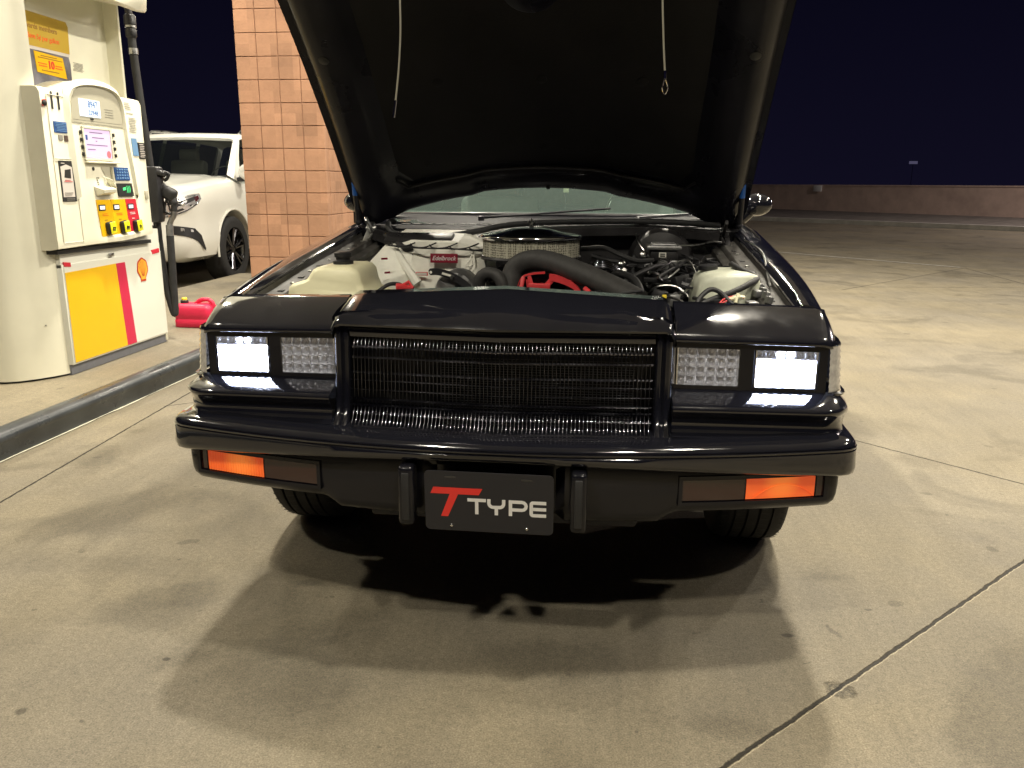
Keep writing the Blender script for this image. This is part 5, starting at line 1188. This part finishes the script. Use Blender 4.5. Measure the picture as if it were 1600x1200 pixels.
quad('red_stripe', [(2.870, .192), (2.972, .192), (2.930, .700), (2.835, .700)], 'magenta', door, .0065)
quad('warning_sticker', [(2.354, .728), (2.41, .722), (2.41, .745), (2.354, .752)], 'red2', door, .007); quad('warning_sticker', [(3.25, .722), (3.335, .728), (3.335, .755), (3.25, .748)], 'red2', door, .007)
def stripes(name, y0, y1, z0, z1, n, m, parent, x, ragged=.25, h=.35, seed=1):
    r = random.Random(seed); k = MB(); st_ = (z1 - z0) / n
    for i in range(n):
        z = z1 - st_ * (i + .5); ya = y0 + (y1 - y0) * r.random() * ragged * .5; yb = y1 - (y1 - y0) * r.random() * ragged
        k.box((x, (ya + yb) / 2, z), (.0016, yb - ya, st_ * h))
    return k.build(name, m, parent, smooth=0)
# emblem: scallop
cy_, cz_ = 3.118, .640
def pecten(s, base=1.0):
    pts = []
    for i in range(21):
        a = radians(-32 + 244 * i / 20); r = 1 + .035 * cos(a * 7 * 1.0 - pi / 2 * 7)
        pts.append((cy_ + s * .062 * r * cos(a), cz_ + s * .066 * r * sin(a) + .004))
    pts += [(cy_ - s * .030, cz_ - s * .058), (cy_ - s * .030, cz_ - s * .078), (cy_ + s * .030, cz_ - s * .078), (cy_ + s * .030, cz_ - s * .058)]
    return pts
em = quad('shell_emblem', pecten(1.0), 'emblemred', door, .0065)
quad('emblem_fill', pecten(.84), 'emblemyel', em, .0075)
k = MB()
for i in range(7):
    a = radians(25 + 130 * i / 6); k.add([(F + .0082, cy_ + .010 * cos(a) - .0012, cz_ - .045), (F + .0082, cy_ + .010 * cos(a) + .0012, cz_ - .045), (F + .0082, cy_ + .049 * cos(a) + .0014, cz_ + .052 * sin(a)), (F + .0082, cy_ + .049 * cos(a) - .0014, cz_ + .052 * sin(a))], [(0, 1, 2, 3)])
k.build('emblem_rays', 'emblemred', em, smooth=0)
k = MB(); k.box((F + .004, 2.80, .755), (.010, .05, .02), bev=.002); k.build('door_lock', 'steel', door)
# head (overhanging)
X1 = -2.640
k = MB(); rows = []
bot = lambda y: lerp(y, [2.20, 2.30, 2.55, 2.85, 3.05, 3.22], [.818, .820, .824, .828, .840, .848])
for y in [2.272 + .948 * i / 22 for i in range(23)]:
    z0 = bot(y) if y < 2.55 or True else 0
    e = min(1, (y - 2.265) / .02, (3.225 - y) / .03); xo = X1 - .012 * (1 - e)
    tz = 1.655 if y < 2.44 else (1.668 if y > 3.0 else 1.655 + .07 * sin(pi * (y - 2.44) / .56))
    if y > 2.44 and y > 3.0: tz = 1.672
    lipx = xo + (.020 if 2.62 < y < 3.12 else 0) * sin(pi * max(0, min(1, (y - 2.62) / .5)))
    rows.append([(-3.0, y, z0 - .0), (xo - .05, y, z0), (lipx, y, z0 + .010), (lipx + .002, y, z0 + .035), (xo, y, z0 + .055), (xo, y, tz - .03), (xo - .012, y, tz - .006), (xo - .03, y, tz), (-3.0, y, tz)])
k.grid(rows, False, True); head = k.build('dispenser_head', 'pumpface', pump, smooth=40)
XF = X1 + .001
k = MB(); k.box((-2.72, 2.76, .808), (.10, .93, .022)); k.build('head_shade_strip', 'ink', head, smooth=0)  # black strip put in for the shade line under the head
# left panel frame
def rim(name, y0, y1, z0, z1, w_, m, parent, x=XF, th=.006):
    k = MB()
    for (a, b, c_, d) in ((y0 - w_, y1 + w_, z1, z1 + w_), (y0 - w_, y1 + w_, z0 - w_, z0), (y0 - w_, y0, z0, z1), (y1, y1 + w_, z0, z1)):
        k.box((x + th / 2, (a + b) / 2, (c_ + d) / 2), (th, b - a, d - c_), bev=.0012, seg=1)
    return k.build(name, m, parent)
rim('panel_frame', 2.315, 2.455, 1.30, 1.615, .005, 'pump', head, th=.003)
rim('panel_frame', 2.315, 2.48, .86, 1.285, .005, 'pump', head, th=.003)
text('11', .12, (XF + .002, 2.378, 1.55), (0, 1, 0), (0, 0, 1), 'ink', head, 'pump_number', sx=.75, space=1.2, bold=.003)
bs = quad('blue_sticker', [(2.343, 1.43), (2.458, 1.43), (2.458, 1.486), (2.343, 1.486)], 'bluesticker', head, .003, XF); stripes('sticker_lines', 2.35, 2.45, 1.435, 1.483, 6, 'skysticker', bs, XF + .004, seed=4)
quad('card_sticker', [(2.372, 1.392), (2.405, 1.392), (2.405, 1.418), (2.372, 1.418)], 'greyink', head, .003, XF); quad('card_sticker', [(2.418, 1.388), (2.458, 1.388), (2.458, 1.418), (2.418, 1.418)], 'carbon', head, .003, XF)
ps = quad('tall_sticker', [(2.345, 1.075), (2.462, 1.075), (2.462, 1.288), (2.345, 1.288)], 'ink', head, .003, XF)
quad('sticker_face', [(2.352, 1.098), (2.448, 1.098), (2.448, 1.255), (2.40, 1.268), (2.352, 1.255)], 'paper', ps, .0042, XF)
quad('sticker_art', [(2.375, 1.20), (2.43, 1.195), (2.435, 1.245), (2.385, 1.24)], 'ink', ps, .005, XF); stripes('sticker_lines', 2.37, 2.44, 1.175, 1.19, 2, 'red', ps, XF + .0055, seed=2); stripes('sticker_lines', 2.36, 2.44, 1.105, 1.125, 2, 'greyink', ps, XF + .0055, seed=9); stripes('sticker_lines', 2.355, 2.39, 1.268, 1.28, 1, 'paper', ps, XF + .0055, seed=9)
stripes('sticker_lines', 2.37, 2.455, 1.078, 1.092, 2, 'greyink', ps, XF + .0045, seed=3)
# hooded centre: arch rim and recess
k = MB(); arc = [(2.485, 1.10), (2.475, 1.30), (2.47, 1.50), (2.472, 1.60), (2.50, 1.655), (2.57, 1.685), (2.66, 1.70), (2.76, 1.705), (2.86, 1.698), (2.93, 1.678), (2.97, 1.64), (2.985, 1.58), (3.00, 1.42), (3.03, 1.25), (3.05, 1.10)]
A_ = catmull([(X1, y, z) for y, z in arc], 5); rows = []
ctr = Vector((X1, 2.74, 1.40))
for p in A_:
    d = (p - ctr); d.normalize(); rows.append([tuple(p - d * .008 + Vector((-.02, 0, 0))), tuple(p - d * .004 + Vector((.014, 0, 0))), tuple(p + Vector((.020, 0, 0))), tuple(p + d * .006 + Vector((.016, 0, 0))), tuple(p + d * .03 + Vector((.0, 0, 0)))])
k.grid(rows); k.build('hood_rim', 'pump', head, smooth=60)
quad('display_recess', [(2.50, 1.49), (2.985, 1.49), (2.975, 1.62), (2.93, 1.67), (2.85, 1.70), (2.74, 1.708), (2.62, 1.695), (2.55, 1.66), (2.51, 1.60)], 'recess', head, .002, XF)
lc = quad('price_display', [(2.575, 1.530), (2.765, 1.530), (2.765, 1.622), (2.575, 1.622)], 'lcd', head, .005, XF)
text('8947', .052, (XF + .0065, 2.695, 1.580), (0, 1, 0), (0, 0, 1), 'lcdink', lc, 'display_digits', sx=.85); text('22948', .036, (XF + .0065, 2.695, 1.542), (0, 1, 0), (0, 0, 1), 'lcdink', lc, 'display_digits', sx=1.0)
k = MB(); k.box((XF + .004, 2.68, 1.521), (.006, .03, .008), bev=.001); k.build('sensor', 'ink', head)
stripes('face_grooves', 2.81, 2.90, 1.535, 1.59, 4, 'greyink', head, XF + .003, ragged=.1, h=.12, seed=5)
k = MB(); k.box((XF + .001, 2.74, 1.508), (.002, .46, .002)); k.box((XF + .001, 2.74, 1.494), (.002, .46, .0015)); k.build('face_seam', 'greyink', head, smooth=0)
rim('screen_frame', 2.585, 2.835, 1.308, 1.466, .012, 'pumpface', head, th=.010)
scr = quad('payment_screen', [(2.587, 1.31), (2.833, 1.31), (2.833, 1.464), (2.587, 1.464)], 'screen', head, .004, XF)
for i, (a, b, z) in enumerate(((2.64, 2.76, 1.447), (2.66, 2.77, 1.420), (2.69, 2.705, 1.402), (2.605, 2.80, 1.380), (2.61, 2.68, 1.355))):
    k = MB(); k.box((XF + .005, (a + b) / 2, z), (.001, b - a, .0045)); k.build('screen_text', 'screenink', scr, smooth=0)
k = MB(); k.lathe([(.020, 0), (.020, .001)], (XF + .0045, 2.805, 1.332), (1, 0, 0), 20); k.build('screen_icon', 'screenred', scr, smooth=0); quad('screen_icon', [(2.60, 1.405), (2.618, 1.405), (2.618, 1.432), (2.60, 1.432)], 'bluesticker', scr, .005, XF)
for j, y in enumerate((2.560, 2.868)):
    for i in range(4):
        k = MB(); k.box((XF + .005, y + i * .002, 1.443 - i * .0385), (.010, .014, .020), bev=.002); k.build('soft_key', 'ink', head)
k = MB(); k.box((XF + .012, 2.73, 1.286), (.024, .31, .010), bev=.003); k.build('screen_shelf', 'pump', head)
stripes('fine_print', 3.02, 3.09, 1.60, 1.645, 4, 'greyink', head, XF + .001, seed=8, h=.2); stripes('fine_print', 3.03, 3.13, 1.575, 1.588, 1, 'greyink', head, XF + .001, seed=8, h=.2); stripes('fine_print', 3.05, 3.14, 1.47, 1.56, 9, 'greyink', head, XF + .001, seed=12, h=.25)
quad('instruction_sticker', [(3.065, 1.335), (3.125, 1.335), (3.115, 1.438), (3.058, 1.438)], 'skysticker', head, .003, XF); iq = quad('instruction_sticker', [(3.130, 1.318), (3.205, 1.318), (3.195, 1.415), (3.122, 1.415)], 'ink', head, .003, XF); stripes('sticker_lines', 3.137, 3.195, 1.325, 1.41, 8, 'paper', iq, XF + .004, seed=1, h=.4)
# reader, slot, keypad, printer
k = MB(); k.add([(XF + .002, 2.715, 1.262), (XF + .002, 2.805, 1.262), (XF + .002, 2.805, 1.135), (XF + .002, 2.775, 1.135), (XF + .03, 2.80, 1.19), (XF + .002, 2.76, 1.20)], [(0, 1, 2, 3, 5)]); k.box((XF + .008, 2.812, 1.20), (.016, .012, .125), bev=.002); k.build('card_slot', 'recess', head, smooth=0)
k = MB(); k.add([(XF + .003, 2.735, 1.21), (XF + .035, 2.765, 1.19), (XF + .035, 2.80, 1.145), (XF + .003, 2.80, 1.14)], [(0, 1, 2, 3)]); k.build('card_guide', 'pump', head, smooth=0, solid=.003)
kp = quad('keypad', [(2.852, 1.188), (3.000, 1.188), (2.985, 1.262), (2.842, 1.262)], 'bluesticker', head, .005, XF)
k = MB()
for i in range(4):
    for j in range(5): k.box((XF + .007, 2.867 + j * .026, 1.200 + i * .0165), (.003, .014, .009), bev=.001, seg=1)
k.build('keypad_button', 'skysticker', kp)
rd = quad('contactless_reader', [(2.862, 1.095), (3.018, 1.095), (3.005, 1.170), (2.852, 1.170)], 'ink', head, .008, XF); quad('reader_light', [(2.905, 1.128), (2.935, 1.132), (2.935, 1.148), (2.905, 1.145)], 'green', rd, .0095, XF)
text(')))', .045, (XF + .0095, 2.962, 1.125), (0, 1, 0), (0, 0, 1), 'green', rd, 'reader_mark')
k = MB(); k.add([(XF, 2.63, 1.155), (XF, 2.78, 1.155), (XF, 2.79, 1.105), (XF, 2.65, 1.10), (XF + .05, 2.645, 1.135), (XF + .05, 2.775, 1.14), (XF + .045, 2.78, 1.12), (XF + .045, 2.655, 1.115)], [(0, 1, 5, 4), (4, 5, 6, 7), (7, 6, 2, 3), (0, 4, 7, 3), (1, 2, 6, 5)]); k.build('receipt_shelf', 'pump', head, smooth=0, bevel=.003)
k = MB(); k.lathe([(.011, 0), (.011, .0015)], (XF, 2.645, 1.250), (1, 0, 0), 14)
for y, z in ((2.67, 1.20), (2.685, 1.20), (2.67, 1.188), (2.675, 1.176), (2.68, 1.165)): k.box((XF + .001, y, z), (.001, .010, .006))
k.build('face_icons', 'ink', head, smooth=0)
k = MB(); k.box((XF + .003, 3.165, 1.10), (.008, .03, .05), bev=.002); k.build('key_switch', 'recess', head)
# grade panel
for nm, y0, y1, m in (('grade_panel', 2.640, 2.775, 'yellow'), ('grade_panel', 2.775, 2.925, 'yellow'), ('grade_panel', 2.925, 3.055, 'red2')):
    gp_ = quad(nm, [(y0 + (0 if y0 > 2.7 else -.005), 1.078), (y1 - .02 if y1 > 3 else y1 - .005, 1.078), (y1 + .02, .870), (y0 + .018, .870)], m, head, .004, XF)
    yc = (y0 + y1) / 2
    k = MB(); k.box((XF + .005, yc - .028 if y0 < 2.9 else yc - .018, 1.034), (.004, .064, .034), bev=.002); k.build('price_bezel', 'ink', gp_)
    k = MB(); k.box((XF + .0075, yc - .028 if y0 < 2.9 else yc - .018, 1.034), (.003, .044, .020)); k.build('price_window', 'whitelcd', gp_, smooth=0)
    stripes('grade_print', yc - .035, yc + .03, .985, 1.003, 2, 'inkorange' if m == 'yellow' else 'white', gp_, XF + .0045, seed=int(yc * 10)); stripes('grade_print', yc - .015, yc + .018, .960, .966, 1, 'inkbrown' if m == 'yellow' else 'white', gp_, XF + .0045, seed=3, h=.6)
    nme = {0: '87', 1: '89', 2: '91'}[0 if y0 < 2.7 else (1 if y0 < 2.9 else 2)]
    bc = Vector((XF + .022, yc + .018, .918)); k = MB(); k.box(bc - Vector((.006, 0, 0)), (.034, .062, .072), Euler((.12, 0, 0)), bev=.012, seg=3); bt = k.build('grade_button', 'ink', gp_, smooth=60)
    k = MB(); k.box(bc + Vector((.010, .002, .001)), (.008, .054, .066), Euler((.12, 0, 0)), bev=.0035, seg=2); k.build('button_face', 'btnyellow', bt, smooth=60)
    text(nme, .032, bc + Vector((.0155, .002, -.016)), (0, 1, -.1), (0, .1, 1), 'ink', bt, 'grade_number', bold=.001)
# recessed upper wall, valance, poster
k = MB(); k.box((-3.05, 2.78, 2.2), (.42, .98, 1.2)); k.box((-2.95, 3.24, 1.95), (.40, .022, .62), bev=.004); uw = k.build('upper_wall', 'pump', pump, smooth=0)
k = MB(); rows = []
for y in (2.36, 2.9, 3.15, 3.26, 3.31, 3.33): 
    e = lerp(y, [2.36, 3.15, 3.26, 3.31, 3.33], [0, 0, .015, .05, .10]); zb = 2.165; rows.append([(-2.86, y, zb + .07 + e), (-2.66, y, zb + .03 + e), (-2.58 - e * .4, y, zb + e), (-2.56 - e, y, zb + .012 + e), (-2.55 - e, y, zb + .1 + e * .5), (-2.55 - e, y, 2.9)])
k.grid(rows); k.build('valance_cover', 'pump', pump, smooth=50)
XP = -2.839
po = quad('poster_board', [(2.40, 1.64), (2.84, 1.64), (2.845, 1.83), (2.80, 2.0), (2.40, 2.0)], 'poster', pump, .004, XP)
quad('poster_header', [(2.40, 1.885), (2.845, 1.885), (2.855, 2.03), (2.84, 2.055), (2.40, 2.06)], 'posteryel', po, .006, XP)
quad('poster_edge', [(2.40, 1.868), (2.84, 1.868), (2.845, 1.885), (2.40, 1.885)], 'paper', po, .005, XP)
text('Rewards members', .040, (XP + .0065, 2.60, 1.975), (0, 1, 0), (0, 0, 1), 'inkbrown', po, 'poster_lettering', bold=.0008); text('Save 5¢ per gallon', .036, (XP + .0065, 2.63, 1.925), (0, 1, 0), (0, 0, 1), 'inkorange', po, 'poster_lettering', bold=.0008)
cp = quad('coupon', [(2.545, 1.755), (2.795, 1.745), (2.775, 1.855), (2.535, 1.862)], 'yellow', po, .007, XP)
text('10', .055, (XP + .0085, 2.665, 1.785), (0, 1, 0), (0, 0, 1), 'redink', cp, 'coupon_number', bold=.002); stripes('coupon_print', 2.56, 2.77, 1.828, 1.85, 2, 'inkbrown', cp, XP + .0085, seed=2, h=.3); stripes('coupon_print', 2.56, 2.77, 1.765, 1.773, 1, 'inkbrown', cp, XP + .0085, seed=6, h=.5); stripes('coupon_print', 2.555, 2.63, 1.785, 1.81, 2, 'inkorange', cp, XP + .0085, seed=7, h=.4); stripes('coupon_print', 2.70, 2.775, 1.785, 1.81, 2, 'inkorange', cp, XP + .0085, seed=8, h=.4)
quad('leaflet', [(2.70, 1.64), (2.78, 1.64), (2.77, 1.735), (2.695, 1.735)], 'greyink', po, .006, XP); stripes('poster_print', 2.60, 2.68, 1.68, 1.72, 2, 'paper', po, XP + .006, seed=9, h=.3)
stripes('notice_print', 2.87, 2.98, 1.80, 1.85, 7, 'greyink', uw, XP + .0015, seed=11, h=.25)
# stop button beside the head
k = MB(); k.lathe([(.014, 0), (.015, .008), (.010, .012)], (X1 + .0, 2.288, 1.572), (1, 0, 0), 16); k.build('stop_button', 'ink', head)
k = MB(); k.box((-2.735, 2.30, 1.575), (.002, .0, .035)); quad('warning_sticker', [(2.276, 1.555), (2.306, 1.56), (2.306, 1.592), (2.276, 1.587)], 'red', head, .002, XF)
# hose side: black trunk, boot, nozzle, hose loop
k = MB(); k.tube([(-2.775, 3.40, 2.26), (-2.77, 3.40, 2.20)], .022, 12); k.lathe([(.026, 0), (.034, .01), (.034, .05), (.026, .06), (.026, .07), (.036, .08), (.036, .13), (.028, .14)], (-2.768, 3.40, 2.06), n=20); hs_ = k.build('hose_fitting', 'plastic', pump)
k = MB(); k.lathe([(.029, 0), (.029, .035)], (-2.765, 3.40, 1.965), n=18); k.lathe([(.0345, 0), (.0345, .012)], (-2.768, 3.40, 2.122), n=18); k.build('hose_band', 'steel', hs_)
k = MB(); k.tube(catmull([(-2.768, 3.40, 2.07), (-2.762, 3.40, 1.9), (-2.752, 3.41, 1.6), (-2.745, 3.43, 1.3), (-2.74, 3.44, 1.0), (-2.735, 3.44, .75), (-2.72, 3.44, .52), (-2.69, 3.44, .36), (-2.675, 3.44, .305), (-2.668, 3.44, .34), (-2.662, 3.44, .55), (-2.655, 3.44, .83)], 8), .0245, 14); k.build('fuel_hose', 'rubber', pump)
k = MB(); k.box((-2.75, 3.41, 1.10), (.16, .09, .36), Euler((0, .05, 0)), bev=.02); k.box((-2.69, 3.41, 1.245), (.12, .08, .03), Euler((0, .25, 0)), bev=.008); k.build('nozzle_boot', 'plastic', pump)
k = MB()
k.tube([(-2.655, 3.44, .83), (-2.652, 3.44, .90)], .024, 12)
noz = k.build('hose_swivel', 'alu', pump)
k = MB()
k.tube(catmull([(-2.652, 3.44, .90), (-2.635, 3.44, .935), (-2.615, 3.44, .965), (-2.61, 3.44, 1.0)], 4), .018, 12)
nz = k.build('nozzle', 'alu', pump)
k = MB()
k.tube(catmull([(-2.61, 3.44, .99), (-2.608, 3.44, 1.03), (-2.62, 3.44, 1.075), (-2.65, 3.44, 1.115), (-2.69, 3.44, 1.15), (-2.72, 3.44, 1.19)], 5), [.020] * 6 + [.028] * 10 + [.034] * 10, 12)
k.box((-2.635, 3.44, 1.105), (.10, .07, .085), Euler((0, .45, 0)), bev=.025, seg=3); k.box((-2.69, 3.44, 1.185), (.06, .05, .02), Euler((0, -.9, 0)), bev=.008)
k.tube(catmull([(-2.655, 3.44, 1.07), (-2.675, 3.44, 1.02), (-2.672, 3.44, .985), (-2.635, 3.44, .972), (-2.612, 3.44, .985)], 5), .008, 8); k.tube([(-2.655, 3.44, 1.06), (-2.645, 3.44, 1.03), (-2.636, 3.44, .99)], .006, 8)
k.tube(catmull([(-2.66, 3.44, 1.19), (-2.64, 3.44, 1.20), (-2.625, 3.44, 1.23), (-2.64, 3.44, 1.235), (-2.665, 3.44, 1.215)], 4), .011, 8)
k.build('nozzle_body', 'plastic', nz, smooth=50)
k = MB(); k.tube([(-2.70, 3.44, 1.20), (-2.735, 3.44, 1.245)], .013, 10); k.build('spout', 'steel', nz)
